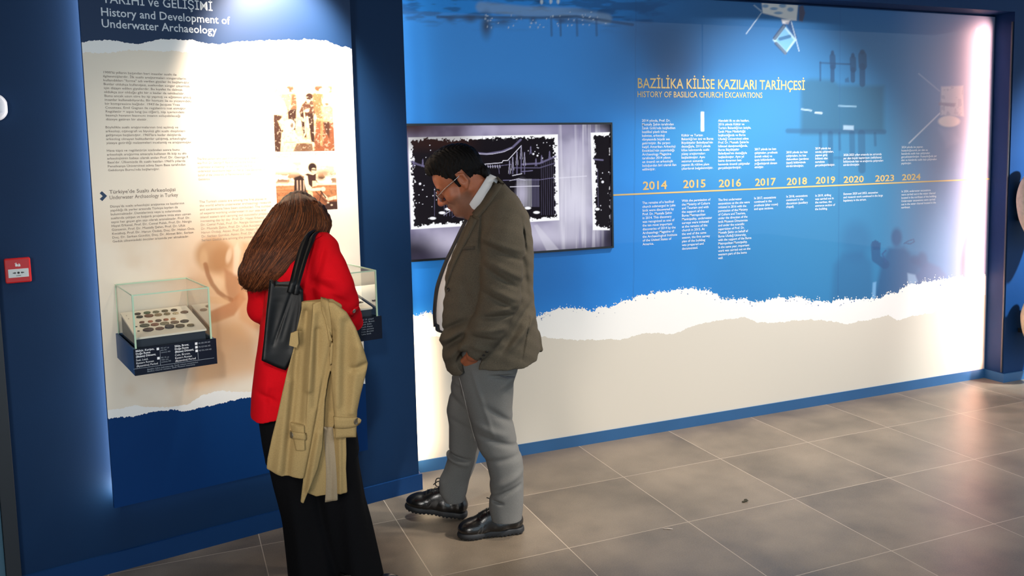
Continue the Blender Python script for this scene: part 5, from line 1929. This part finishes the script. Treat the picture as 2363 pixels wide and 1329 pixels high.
# belt
bm = bmesh.new()
bc = A(1098, 742, 0)
for k in range(1):
    rr = [A(1003 + .5, 738, 0), ]
ellp = [(A(1096, 742, 0)[0] + .170 * math.cos(t), .172 * math.sin(t), A(1096, 742, 0)[2] + .010 * math.cos(t)) for t in np.linspace(0, 2 * math.pi, 60)]
bel = bmesh.new()
prev = None
for p in ellp:
    q = [bel.verts.new((p[0] * 1.0 + dx * (p[0] - bc[0]), p[1] + dx * p[1], p[2] + dz)) for dx, dz in ((0, -.017), (.03, -.017), (.03, .017), (0, .017))]
    if prev:
        for a, b in ((0, 1), (1, 2), (2, 3), (3, 0)):
            bel.faces.new((prev[a], prev[b], q[b], q[a]))
    prev = q
bm.free()
link('belt', bm_mesh(bel), M_BELT, MAN.root)
# shoes
M2 = lambda x, y, z=0.: np.array(MAN.f.world_to(on_floor(x, y, z)))
near_toe, near_heel = M2(1058, 1240), M2(1209, 1226)
shoe(MAN, 'shoe', None, near_toe, near_heel, 0., [[(.125, -.006, .136), (.138, -.022, .150), (.160, -.030, .158)], [(.125, .004, .136), (.130, .024, .128), (.138, .036, .098)]])
far_heel = M2(1077, 1195)
far_toe = far_heel + np.array((-.285, .05, 0))
shoe(MAN, 'shoe', None, far_toe, far_heel, R(8.5), [[(.128, -.004, .134), (.142, -.016, .158), (.166, -.026, .152), (.170, -.032, .120), (.155, -.030, .112)], [(.128, .004, .134), (.150, .010, .156), (.172, .014, .138)]])

# jacket
FRONT = [(410, 1149), (421, 1141), (441, 1126), (464, 1111), (491, 1090), (534, 1063), (580, 1042), (616, 1028), (655, 1021), (690, 1016), (730, 1014), (764, 1012), (800, 1014), (830, 1021), (858, 1036), (866, 1040)]
fx = lambda y: float(np.interp(y, [b[0] for b in FRONT], [b[1] for b in FRONT]))
rows = []
for y in list(range(424, 500, 8)) + list(range(500, 872, 12)):
    rd = float(np.interp(y, [420, 445, 470, 500, 560, 700, 760, 870], [.085, .165, .195, .215, .225, .232, .235, .235]))
    rows.append((y, fx(y), bx(y) if y < 812 else 1246, 0, rd))
f = Field((-.34, -.36, .66), (.36, .36, 1.62), .0042)
f.loft(lv(MAN, rows, 0, .2), 0, '+', 2.5)
# inside of the jacket left open at the front
zw = [.66, .75, .95, 1.10, 1.30, 1.385, 1.40]
wf = [.125, .120, .105, .090, .060, .035, -.02]
FZ = [A(b[1], b[0], 0) for b in FRONT]
fz, fu = [p[2] for p in FZ][::-1], [p[0] for p in FZ][::-1]


def open_front(X, Y, Z):
    w = np.interp(Z, zw, wf)
    return -np.maximum(np.abs(Y) - w, X - (np.interp(Z, fz, fu) + .085))


f.cut(open_front)
sl = [A(1166, 506, -.155), A(1162, 560, -.205), A(1158, 625, -.225), A(1154, 690, -.235), A(1128, 752, -.240), A(1099, 800, -.226)]
f.chain(sl, [.082, .090, .086, .082, .074, .062], .016)
sl2 = [A(1156, 506, .155), A(1150, 620, .22), A(1142, 690, .235), A(1085, 795, .215)]
f.chain(sl2, [.082, .084, .080, .060], .016)
# open sleeve end and the slit where the hand goes to the pocket
f.seg(A(1097, 808, -.228), A(1080, 838, -.215), .043, .050, .004, '-')
f.ell(A(1086, 840, -.19), (.034, .10, .060), .008, '-')
HEM = [(1000, 838), (1016, 842), (1030, 852), (1043, 858), (1060, 856), (1068, 848), (1076, 838), (1110, 836), (1150, 838), (1200, 837), (1238, 828), (1242, 816), (1253, 812), (1262, 812)]
hz = [A(x_, y_, -.1) for x_, y_ in HEM]
hu, hzz = [p[0] for p in hz], [p[2] for p in hz]
f.cut(lambda X, Y, Z: np.interp(X, hu, hzz) - Z + 0 * Y)
f.ell(A(1240, 826, -.02), (.009, .06, .075), .004, '-')
# tail corner that flares out at the back
f.seg(A(1238, 770, -.05), A(1247, 806, -.05), .016, .012, .01)
Lj = lambda *a: MAN.line(*a, d=-.24)
f.creases([(a, b, c, d, w * .85, 1.7 * e) for a, b, c, d, w, e in [Lj(1112, 500, 1106, 585, 3.5, .006), Lj(1205, 505, 1216, 585, 4, .005), Lj(1112, 548, 1200, 578, 8, -.006), Lj(1112, 562, 1205, 602, 7, .006), Lj(1120, 596, 1208, 640, 9, -.006), Lj(1116, 612, 1190, 660, 7, .007),
           Lj(1122, 655, 1200, 690, 9, -.007), Lj(1116, 672, 1180, 704, 7, .008), Lj(1120, 715, 1190, 700, 8, -.006), Lj(1104, 728, 1180, 722, 6, .007), Lj(1100, 758, 1160, 752, 8, -.005), Lj(1090, 772, 1140, 778, 6, .006), Lj(1084, 790, 1128, 806, 8, -.004),
           Lj(1012, 800, 1070, 762, 9, -.010), Lj(1020, 776, 1074, 742, 8, .009), Lj(1030, 838, 1072, 790, 10, -.010), Lj(1024, 815, 1068, 778, 7, .008), Lj(1050, 850, 1074, 810, 6, .007),
           Lj(1168, 790, 1226, 712, 9, .008), Lj(1180, 806, 1236, 742, 10, -.007), Lj(1160, 812, 1200, 760, 8, .007), Lj(1205, 836, 1225, 742, 2.5, .005), Lj(1210, 600, 1222, 700, 9, .005), Lj(1060, 640, 1090, 720, 14, .004)]])
f.warp(lambda X, Y, Z: .0016 * np.sin(X * 70 + Z * 45) * np.sin(Z * 60 - X * 30 + Y * 40))
jacket = link('jacket', f.mesh(), M_TWEED, MAN.root)
jb = bvh_of(jacket.data)
M_TWEED2 = mat('dark_tweed', (66, 60, 52), .9, noise=.3, nscale=420, bump=.3, bscale=520, spec=.2)
MAN.patch('collar', jb, dense([((1147, 410), (1162, 425)), ((1136, 431), (1151, 442)), ((1120, 452), (1136, 463)), ((1106, 473), (1121, 484)), ((1091, 494), (1106, 503))], 5, 4), M_TWEED, jacket, .007)
MAN.patch('lapel', jb, dense([((1088, 499), (1102, 508)), ((1075, 535), (1091, 530)), ((1056, 578), (1075, 562)), ((1043, 610), (1060, 590)), ((1033, 644), (1045, 622)), ((1030, 664), (1033, 656))], 6, 4), M_TWEED, jacket, .0065)
MAN.patch('breast_pocket', jb, dense([((1057, 572), (1056, 578)), ((1078, 569), (1077, 577)), ((1096, 568), (1095, 576))], 4, 3), M_TWEED2, jacket, .0035)
bhz = mat('black_button', (18, 16, 15), .35)
button('jacket_button', MAN, jb, 1036, 668, .009, bhz, jacket)
for bx_, by_ in ((1108, 826), (1115, 818), (1122, 810)):
    button('cuff_button', MAN, jb, bx_, by_, .0055, bhz, jacket)
# ------------------------------------------------------------------ the woman
M_REDW = mat('red_wool', (182, 7, 20), .85, noise=.10, nscale=420, bump=.12, bscale=500, spec=.08)
M_BLKT = mat('black_trousers', (13, 13, 15), .9, noise=.12, nscale=300, bump=.1, bscale=300, spec=.06)
M_HAIR = mat('brown_hair', rough=.5, attr='tone', noise=.25, nscale=140, bump=.3, bscale=120, spec=.22, stretch=(1, 1, .25))
WOM = Person(Frame(-.38, -1.02), 'person', 'woman with long brown hair in a red jacket bending over the cases')
B = WOM.at
WF_ = np.array((-.16, .72, -.66))
WU_ = np.array((-.22, .62, .75))
WC = B(699, 520, .17)
f = Field((-.40, -.34, .0), (.34, .52, 1.58), .0036)
WP = head(f, WC, WF_, WU_, .98)
f.seg(WP(-.03, 0, -.04), B(708, 585, .06), .050, .058, .03)
s_r, s_l = B(750, 572, .02), B(632, 605, .12)
f.chain([s_r, B(700, 580, .06), s_l], [.045, .055, .045], .03)
f.ell(B(688, 680, .03), (.105, .085, .17), .04)
f.ell(B(690, 800, -.01), (.115, .10, .15), .04)
f.ell(B(692, 900, -.01), (.135, .11, .13), .05)
el_r, wr_r = B(764, 662, -.04), B(812, 735, .04)
f.chain([s_r, el_r, wr_r], [.042, .036, .026], .015)
hand(f, wr_r, B(790, 775, .10) - wr_r, (-.3, .2, .9), (.4, .3, -.8), .92, .5)
el_l, wr_l = B(600, 715, .13), B(652, 728, .19)
f.chain([s_l, el_l, wr_l], [.042, .036, .026], .015)
hand(f, wr_l, (.9, .1, -.2), (.2, .1, .9), (.1, -.9, -.1), .92, .6)
f.chain([B(655, 930, 0), B(690, 1120, 0), B(718, 1322, .02)], [.085, .058, .034], .03)
f.chain([B(735, 930, 0), B(775, 1120, 0), B(815, 1318, .02)], [.085, .058, .034], .03)
body = link('body', f.mesh(), M_SKIN, WOM.root)
paint_points(body.data, lambda v: np.ones_like(v) * np.array(lin((196, 140, 112))))

# jacket
f = Field((-.42, -.30, .62), (.34, .42, 1.46), .0042)
JW = [(536, 712, 752, .08, .05), (546, 690, 766, .07, .075), (560, 668, 778, .065, .10), (575, 654, 780, .06, .12), (595, 642, 772, .06, .125), (640, 622, 752, .05, .13), (700, 606, 742, .03, .13), (760, 598, 746, .0, .135), (826, 587, 760, -.02, .145), (907, 580, 776, -.02, .155), (975, 577, 792, -.02, .16)]
f.loft(lv(WOM, JW, 0, .1), 0, '+', 2.9)
f.chain([B(742, 578, .02), B(754, 622, -.03), B(770, 662, -.05), B(784, 697, -.03), B(806, 730, .03), B(818, 744, .06)], [.064, .072, .072, .068, .044, .034], .02)
f.chain([B(640, 605, .12), B(612, 665, .13), B(606, 712, .13), B(628, 732, .17), B(650, 730, .19)], [.06, .062, .054, .050, .040], .02)
HM = [B(x, y, -.1) for x, y in ((570, 966), (600, 969), (640, 958), (700, 952), (800, 950))]
f.cut(lambda X, Y, Z: np.interp(X, [p[0] for p in HM], [p[2] for p in HM]) - Z + 0 * Y)
Lw = lambda *a: WOM.line(*a, d=-.12)
f.creases([Lw(744, 590, 728, 655, 7, .014), Lw(728, 655, 778, 674, 8, .013), Lw(752, 676, 802, 702, 7, .010), Lw(735, 640, 790, 650, 9, -.008), Lw(752, 560, 742, 600, 5, .006), Lw(745, 640, 800, 632, 10, -.006), Lw(760, 600, 790, 622, 9, .004), Lw(690, 600, 690, 690, 8, .004),
           Lw(600, 905, 640, 920, 6, .010), Lw(602, 890, 650, 880, 10, -.006), Lw(620, 860, 606, 960, 12, -.005), Lw(596, 745, 640, 730, 8, .008), Lw(583, 690, 610, 735, 6, .005), Lw(592, 780, 588, 900, 9, .004), Lw(630, 870, 622, 958, 6, .006)])
jk = link('jacket', f.mesh(), M_REDW, WOM.root)
wb = bvh_of(jk.data)
WOM.patch('cuff_tab', wb, dense([((806, 722), (810, 730)), ((816, 712), (820, 720)), ((826, 706), (829, 713))], 4, 3), M_REDW, jk, .004)
button('cuff_button', WOM, wb, 815, 716, .0085, mat('silver_button', (150, 140, 132), .3, .8), jk)
WOM.patch('jacket_collar', wb, dense([((736, 536), (742, 546)), ((715, 545), (722, 556)), ((694, 555), (702, 567)), ((676, 567), (684, 580))], 4, 3), M_REDW, jk, .008)

# trousers
f = Field((-.32, -.26, .0), (.34, .28, .86), .0042)
f.loft(lv(WOM, [(900, 596, 780), (940, 596, 798), (972, 602, 815), (1010, 608, 822), (1050, 616, 826)], -.01, .125), 0, '+', 2.3)
f.loft(lv(WOM, [(950, 599, 712), (1019, 610, 722), (1107, 628, 738), (1210, 651, 758), (1288, 660, 772), (1329, 664, 779), (1362, 666, 784)], .0, .115), .02, '+', 2.3)
f.loft(lv(WOM, [(950, 694, 806), (1019, 710, 823), (1081, 722, 830), (1159, 738, 842), (1210, 748, 855), (1288, 768, 873), (1325, 775, 882), (1350, 780, 887)], -.01, .115), .02, '+', 2.3)
f.warp(lambda X, Y, Z: .006 * np.sin(X * 62 + Z * 3 + 2 * np.sin(Y * 20)) * np.clip((.75 - Z) * 2, 0, 1))
f.cut(lambda X, Y, Z: .012 - Z + 0 * X + 0 * Y)
link('trousers', f.mesh(), M_BLKT, WOM.root)
# shoes: only the tip of the right one shows
for tx_, ty_, hx_, hy_ in ((924, 1352, 812, 1372), (792, 1385, 690, 1400)):
    t = np.array(WOM.f.world_to(on_floor(tx_, ty_)))
    h = np.array(WOM.f.world_to(on_floor(hx_, hy_)))
    L = min(.25, np.linalg.norm((t - h)[:2]))
    ang = math.atan2((t - h)[1], (t - h)[0])
    f = Field((-.02, -.06, -.004), (.27, .06, .11), .003)
    f.seg((.04, 0, .035), (.12, 0, .034), .034, .034, .02)
    f.ell((.185, .003, .026), (.062, .040, .028), .02)
    f.seg((.04, 0, .04), (.045, 0, .075), .034, .036, .02)
    f.seg((.045, 0, .07), (.05, 0, .12), .026, .028, .004, '-')
    f.cut(lambda X, Y, Z: .001 - Z + 0 * X + 0 * Y)
    o = link('shoe', f.mesh(), M_SHOE, WOM.root)
    o.location = (t[0] - .245 * math.cos(ang), t[1] - .245 * math.sin(ang), 0)
    o.rotation_euler = (0, 0, ang)

# hair: a full volume that hangs to the left, then locks laid over it
G = [
    [(722, 462, .13), (738, 486, .12), (746, 512, .10), (738, 538, .06), (708, 562, -.01), (676, 588, -.05), (648, 622, -.055), (630, 650, -.05)],
    [(706, 453, .12), (722, 482, .07), (722, 520, .03), (700, 552, -.02), (672, 582, -.055), (640, 620, -.06), (612, 657, -.055)],
    [(690, 448, .12), (695, 484, .055), (684, 524, .01), (664, 556, -.03), (640, 590, -.055), (614, 628, -.06), (592, 662, -.055)],
    [(674, 451, .13), (668, 486, .06), (652, 526, .015), (632, 560, -.02), (610, 594, -.045), (588, 630, -.05), (574, 660, -.045)],
    [(660, 458, .15), (644, 490, .09), (624, 528, .05), (604, 562, .01), (586, 598, -.02), (570, 630, -.03), (562, 650, -.03)],
    [(650, 466, .20), (634, 494, .16), (612, 534, .12), (592, 568, .08), (578, 600, .03), (566, 628, .01), (561, 646, .0)]]
f = Field((-.40, -.20, 1.14), (.14, .40, 1.64), .0036)
rot = np.array([unit(WF_), unit(np.cross(WU_, WF_)), unit(WU_)])
f.ell(B(699, 514, .165), (.094, .082, .100), .02, '+', rot)
for g, gs in zip(G, (.75, 1., 1., 1., .85, .55)):
    P_ = [B(*p) for p in g]
    n = len(P_)
    rs = [.028, .032, .034, .035, .034, .032, .028, .020][:n]
    rs[-1] = .020
    rs[0], rs[1] = .012, .024
    rs = [a * gs for a in rs]
    f.chain([p + np.array((0, .030, 0)) for p in P_], rs, .03)
f.warp(lambda X, Y, Z: .0012 * np.sin((X * .8 - Z * .62) * 300 + 4 * np.sin(Z * 22 + X * 30 + Y * 40)))
hair = link('hair', f.mesh(), M_HAIR, WOM.root)


def hair_tone(v):
    n = vnoise((v[:, 0] * .8 - v[:, 2] * .62) * 1000 + 500, v[:, 1] * 100 + 300, 14., 401, 3)
    c = np.ones_like(v) * np.array(lin((42, 22, 13)))
    m = smooth(.45, .7, n)[:, None]
    return c * (1 - m) + np.array(lin((74, 40, 22))) * m


paint_points(hair.data, hair_tone)
hb = bvh_of(hair.data)
GD = [np.array(catmull([np.array(p) for p in g], 5)) for g in G]
GN = [np.array([g[int(round(i))] for i in np.linspace(0, len(g) - 1, 15)]) for g in GD]
bm = bmesh.new()
lay = bm.verts.layers.float_color.new('tone')
rr = random.Random(21)
for i in range(2300):
    u = rr.uniform(-.7, len(G) + .8)
    k = min(max(int(math.floor(u)), 0), len(G) - 2)
    t = u - k
    path = GN[k] * (1 - t) + GN[k + 1] * t
    a = rr.choice([0, 0, 1, 3, 5, 7])
    b = rr.choice([15, 15, 15, 14, 13])
    jit = np.array((rr.gauss(0, 2.2), rr.gauss(0, 2.2), 0))
    wav, wph, wfr = rr.uniform(.5, 4.5), rr.uniform(0, 6.28), rr.uniform(.5, .9)
    fan = np.linspace(.3, 1.0, 15)
    pts = []
    last = None
    lift = rr.uniform(.0005, .0045)
    for kk_, (q, fn_) in enumerate(zip(path[a:b], fan[a:b])):
        p = q + jit * fn_ + np.array((.85, .5, 0)) * wav * fn_ ** 2 * math.sin(wph + wfr * (kk_ + a))
        h = WOM.hit(hb, p[0], p[1])
        if h is not None:
            last = h[0][1]
            pts.append(h[0] + h[1] * lift)
        elif last is not None:
            pts.append(B(p[0], p[1], last))
    if len(pts) < 4: continue
    if b == 15:
        e = pts[-1] - pts[-2]
        pts.append(pts[-1] + e * rr.uniform(.2, .9) + np.array((rr.gauss(0, .004), 0, rr.gauss(0, .004))))
    n0 = len(bm.verts)
    r0 = rr.uniform(.0008, .0017)
    N_ = len(pts)
    tube(bm, pts, [r0 * (1 - .75 * (j / (N_ - 1)) ** 2) for j in range(N_)], 4, True)
    bm.verts.ensure_lookup_table()
    col = rr.choice([(40, 20, 11), (56, 28, 15), (78, 40, 20), (98, 52, 26), (118, 68, 38), (66, 34, 17)])
    col = (*lin(col), 1)
    for j in range(n0, len(bm.verts)):
        bm.verts[j][lay] = col
me = bpy.data.meshes.new('m')
bm.to_mesh(me)
bm.free()
link('locks', me, M_HAIR, hair, True)

# ------------------------------------------------------------------ tote bag on her shoulder
M_BAG = mat('black_bag_leather', (7, 8, 10), .45, noise=.1, nscale=60, bump=.06, bscale=240, spec=.22)
BAG = empty('tote_bag', tuple(WOM.f.P), WOM.f.rot, 'black leather tote bag hanging on the red shoulder', 'bag')


def poly_sheet(F, pts, d, D, thick, k=0., rnd=.004, op='+'):
    """sheet with a pixel outline, centre surface D(u, z) and half thickness thick"""
    P_ = [B(x, y, d) for x, y in pts]
    uz = [(p[0], p[2]) for p in P_]
    U, Z2 = np.meshgrid(F.ax[0], F.ax[2], indexing='ij')
    pd = polydist(U, Z2, uz).astype(np.float32)
    Dm = (D(U, Z2) + 0 * U).astype(np.float32)
    th = (thick(U, Z2) + 0 * U).astype(np.float32) if callable(thick) else thick
    Y = F.ax[1][None, :, None]
    a = pd[:, None, :]
    b = np.abs(Y - Dm[:, None, :]) - (th[:, None, :] if callable(thick) else th)
    q = np.minimum(np.maximum(a + rnd, b + rnd), 0) + np.sqrt(np.maximum(a + rnd, 0) ** 2 + np.maximum(b + rnd, 0) ** 2) - rnd
    q = q.astype(np.float32)
    if op == '+':
        if k > 0:
            h = np.clip(.5 + .5 * (F.d - q) / k, 0, 1)
            F.d = F.d + (q - F.d) * h - k * h * (1 - h)
        else:
            F.d = np.minimum(F.d, q)
    else:
        F.d = np.maximum(F.d, -q)


BD = -.205
f = Field((-.30, -.32, .84), (.03, -.10, 1.28), .003)
bagp = [(622, 645), (646, 652), (671, 650), (690, 655), (700, 668), (701, 700), (692, 770), (684, 815), (660, 853), (640, 846), (604, 828), (609, 780), (615, 712)]
poly_sheet(f, bagp, BD, lambda U, Z: BD + .018 * np.cos((U + .12) * 16) - .01, lambda U, Z: .022 + .014 * np.clip((1.2 - Z) / .3, 0, 1), 0, .014)
poly_sheet(f, [(632, 640), (690, 644), (690, 660), (634, 659)], BD, lambda U, Z: BD - .0 + 0 * U, .016, 0, .004, '-')
Lb = lambda *a: WOM.line(*a, d=BD)
f.creases([Lb(679, 657, 632, 792, 3, .004), Lb(684, 660, 650, 780, 4, .003), Lb(640, 700, 625, 800, 10, .006), Lb(690, 680, 668, 800, 8, .004)])
bag = link('bag_body', f.mesh(), M_BAG, BAG)
bb_ = bvh_of(bag.data)


def strap(name, pts, w, off):
    """flat strap through (px, py, d); it runs over the shoulder and down the bag"""
    path = catmull([B(*p) for p in pts], 6)
    bm = bmesh.new()
    prev = None
    for i, p in enumerate(path):
        t = path[min(i + 1, len(path) - 1)] - path[max(i - 1, 0)]
        t = t / np.linalg.norm(t)
        side = np.cross(t, (0, 1, .15))
        side = side / np.linalg.norm(side)
        nn = np.cross(side, t)
        q = [bm.verts.new(p + side * w * a + nn * .0022 * b) for a, b in ((-1, -1), (1, -1), (1, 1), (-1, 1))]
        if prev:
            for a in range(4):
                bm.faces.new((prev[a], prev[(a + 1) % 4], q[(a + 1) % 4], q[a]))
        else:
            bm.faces.new(q[::-1])
        prev = q
    bm.faces.new(prev)
    return link(name, bm_mesh(bm), M_BAG, BAG, True)


strap('strap', [(669, 676, -.246), (673, 662, -.246), (677, 648, -.240), (685, 615, -.200), (697, 575, -.135), (712, 545, -.070), (725, 536, .0), (735, 535, .08)], .0115, 0)
strap('strap', [(682, 680, -.244), (684, 668, -.244), (687, 652, -.238), (696, 620, -.198), (708, 582, -.135), (722, 549, -.070), (732, 539, .0), (742, 537, .08)], .0095, 0)

# ------------------------------------------------------------------ trench coat over her forearm
M_COAT = mat('khaki_cotton', (148, 125, 84), .85, noise=.10, nscale=260, bump=.15, bscale=420, spec=.1)
M_LINE = mat('grey_lining', (138, 122, 98), .7, noise=.08, nscale=200)
COAT = empty('trench_coat', tuple(WOM.f.P), WOM.f.rot, 'khaki trench coat draped over her forearm', 'coat')
CD = -.275
top = B(742, 690, CD)


Lc = lambda *a: WOM.line(*a, d=CD)
CREASES = [Lc(770, 760, 700, 1140, 4.0, .004), Lc(768, 800, 768, 960, 5, .003), Lc(742, 695, 768, 780, 5, .004), Lc(800, 740, 790, 930, 9, .006), Lc(826, 800, 812, 950, 7, -.006), Lc(780, 730, 782, 930, 8, -.006),
           Lc(690, 770, 660, 1100, 6, .008), Lc(668, 890, 640, 1095, 8, -.007), Lc(708, 720, 690, 980, 5, .006), Lc(725, 720, 712, 900, 6, -.007), Lc(733, 760, 726, 940, 5, .005), Lc(845, 838, 815, 850, 6, .008), Lc(768, 1030, 765, 1155, 4, .007), Lc(785, 1020, 786, 1150, 4, -.006), Lc(736, 1010, 712, 1140, 5, -.005)]


def crease(U, Z):
    g = 0 * U
    for (u0, z0, u1, z1, w, amp) in CREASES:
        g = g + 2.1 * amp * np.exp(-(segdist(U, Z, u0, z0, u1, z1) / (w * 1.3)) ** 2)
    return g


def folds(n, amp, ph, u0=top[0], z0=top[2] + .12):
    def D(U, Z):
        r = np.hypot(U - u0, Z - z0)
        th = np.arctan2(U - u0, z0 - Z)
        base = CD + .05 * np.clip((z0 - .12 - Z) / .5, 0, 1)
        return base + amp * np.clip(r / .35, .2, 1.2) * np.sin(th * n + ph + .6 * np.sin(r * 9)) + crease(U, Z)
    return D


f = Field((-.30, -.40, .22), (.22, -.08, 1.18), .0034)
# back panels that hang at the left
D1 = folds(17, .015, .4)
poly_sheet(f, [(701, 689), (719, 692), (741, 690), (752, 760), (746, 860), (730, 960), (714, 1050), (701, 1112), (690, 1111), (668, 1107), (649, 1109), (630, 1102), (613, 1096), (615, 1072), (626, 1020), (638, 972), (650, 915), (662, 863), (676, 812), (684, 766)], CD, D1, .0075, 0, .004)
# lining and inner right panel below
D3 = lambda U, Z: folds(24, .007, 1.9)(U, Z) + .020
poly_sheet(f, [(742, 720), (790, 730), (800, 900), (800, 1018), (801, 1060), (800, 1096), (802, 1130), (803, 1151), (782, 1155), (763, 1158), (730, 1164), (700, 1150), (712, 1050), (730, 960)], CD, D3, .0075, .004, .004)
# front edge: the long strip with the lapel side
D2 = lambda U, Z: folds(12, .012, 2.4)(U, Z) - .022
poly_sheet(f, [(722, 700), (742, 689), (754, 694), (760, 720), (768, 760), (770, 800), (766, 840), (757, 880), (750, 930), (748, 985), (744, 1040), (733, 1090), (716, 1130), (700, 1172), (693, 1168), (699, 1120), (702, 1060), (706, 1000), (708, 940), (713, 860), (716, 780)], CD, D2, .0085, .004, .004)
# sleeve at the right, seen from outside
sl = [(742, 692), (770, 693), (799, 716), (820, 752), (836, 794), (849, 838), (842, 872), (832, 915), (825, 950), (823, 1014), (773, 1014), (771, 960), (766, 900), (764, 850), (768, 800), (764, 745), (752, 705)]
D4 = lambda U, Z: folds(9, .011, .2)(U, Z) - .034
poly_sheet(f, sl, CD, D4, lambda U, Z: .018 + 0 * U, .006, .016)
# the other sleeve's end showing behind the front edge
poly_sheet(f, [(668, 985), (702, 985), (704, 1043), (683, 1045), (676, 1020)], CD, lambda U, Z: D1(U, Z) - .014, .009, .004, .006)
# the fold over the forearm
f.chain([B(708, 696, -.262), B(745, 690, -.255), B(782, 707, -.245)], [.014, .016, .011], .025)
coat = link('coat_body', f.mesh(), M_COAT, COAT)
cb = bvh_of(coat.data)


def on_coat(name, pairs, m, lift=.005, n=6, k=4):
    P_ = WOM
    o = P_.patch(name, cb, dense(pairs, n, k), m, COAT, lift)
    return o


on_coat('cuff_strap', [((770, 960), (772, 987)), ((788, 962), (790, 988)), ((808, 963), (810, 986)), ((824, 963), (823, 981)), ((831, 968), (829, 975))], M_COAT, .006)
on_coat('cuff_strap', [((669, 993), (670, 1008)), ((680, 996), (681, 1012)), ((694, 998), (696, 1014)), ((703, 999), (704, 1015))], M_COAT, .006)
on_coat('lapel_edge', [((740, 690), (757, 694)), ((742, 715), (764, 735)), ((750, 740), (768, 775)), ((758, 780), (769, 810)), ((763, 820), (766, 842))], M_COAT, .008)
on_coat('lining', [((747, 985), (768, 985)), ((749, 1030), (772, 1030)), ((752, 1080), (776, 1080)), ((752, 1120), (778, 1120)), ((750, 1158), (778, 1154))], M_LINE, .003)
M_HORN = mat('horn_button', (84, 74, 58), .35, noise=.3, nscale=120)
button('button', WOM, cb, 820, 971, .0125, M_HORN, COAT)
button('button', WOM, cb, 676, 1003, .0125, M_HORN, COAT)
on_coat('buttonhole', [((752, 736), (752, 738)), ((762, 738), (762, 740.5))], mat('dark_stitch', (86, 70, 46), .9), .004, 4, 2)
# belt loop sticking out over the bag
bm = bmesh.new()
lp = [B(x, y, -.296) for x, y in ((671, 769), (687, 763), (689, 792), (684, 802), (667, 797))]
va = [bm.verts.new(p) for p in lp]
vb = [bm.verts.new(p + np.array((0, .008, 0))) for p in lp]
bm.faces.new(va)
bm.faces.new(vb[::-1])
for i in range(5):
    bm.faces.new((va[i], vb[i], vb[(i + 1) % 5], va[(i + 1) % 5]))
link('belt_tab', bm_mesh(bm), M_COAT, COAT)

# ------------------------------------------------------------------ pale jars on the wall, cut by the right edge of the frame
M_CLAY = mat('pale_fired_clay', (206, 188, 160), .75, noise=.12, nscale=30, bump=.2, bscale=60)


def jar(label, px_, py_, H, Rm):
    c = on_mural(px_, py_, .31)
    root = empty('clay_jar', (c[0], c[1], c[2] - H / 2), 0, label, 'jar')
    prof = [(.0, .0), (.16, .005), (.30, .04), (.62, .17), (.88, .33), (1., .52), (.95, .66), (.76, .79), (.44, .87), (.34, .90), (.33, .97), (.42, .985), (.42, 1.), (.30, 1.), (.27, .9)]
    bm = bmesh.new()
    N_ = 40
    rings = []
    pr = catmull([np.array(p) for p in prof], 4)
    for a, b in pr:
        rings.append([bm.verts.new((max(a, .002) * Rm * math.cos(2 * math.pi * k / N_), max(a, .002) * Rm * math.sin(2 * math.pi * k / N_), b * H)) for k in range(N_)])
    for p, q in zip(rings[:-1], rings[1:]):
        for k in range(N_):
            bm.faces.new((p[k], p[(k + 1) % N_], q[(k + 1) % N_], q[k]))
    link('jar_body', bm_mesh(bm), M_CLAY, root, True)
    for s_ in (-1, 1):
        tubes('handle', [catmull([(s_ * .36 * Rm, 0, .95 * H), (s_ * .70 * Rm, 0, .96 * H), (s_ * .82 * Rm, 0, .86 * H), (s_ * .74 * Rm, 0, .78 * H)], 5)], .016, M_CLAY, root)
    boxes('wall_bracket', [((-.03, .05, .30 * H), (.03, .158, .36 * H))], M_FRAME, root)
    return root


jar('pale clay jar on the right wall, the higher one, cut by the frame edge', 2405, 470, .62, .155)
jar('pale clay jar on the right wall, the lower one, barely in the frame', 2405, 742, .50, .132)

# ------------------------------------------------------------------ lamp of the hall that the glossy mural mirrors
lampo = empty('tube_lamp', (4.98, -4.30, 1.90), 0, 'upright white tube lamp that the glossy mural mirrors beside 2015', 'lamp')
tubes('tube', [[(0, 0, .0), (0, 0, .23)]], .020, mat('lit_tube', (255, 250, 245), .4, emit=(255, 250, 246), estr=90), lampo, 12)
tubes('lamp_cap', [[(0, 0, -.03), (0, 0, .0)], [(0, 0, .23), (0, 0, 1.45)]], .008, M_FRAME, lampo, 8)
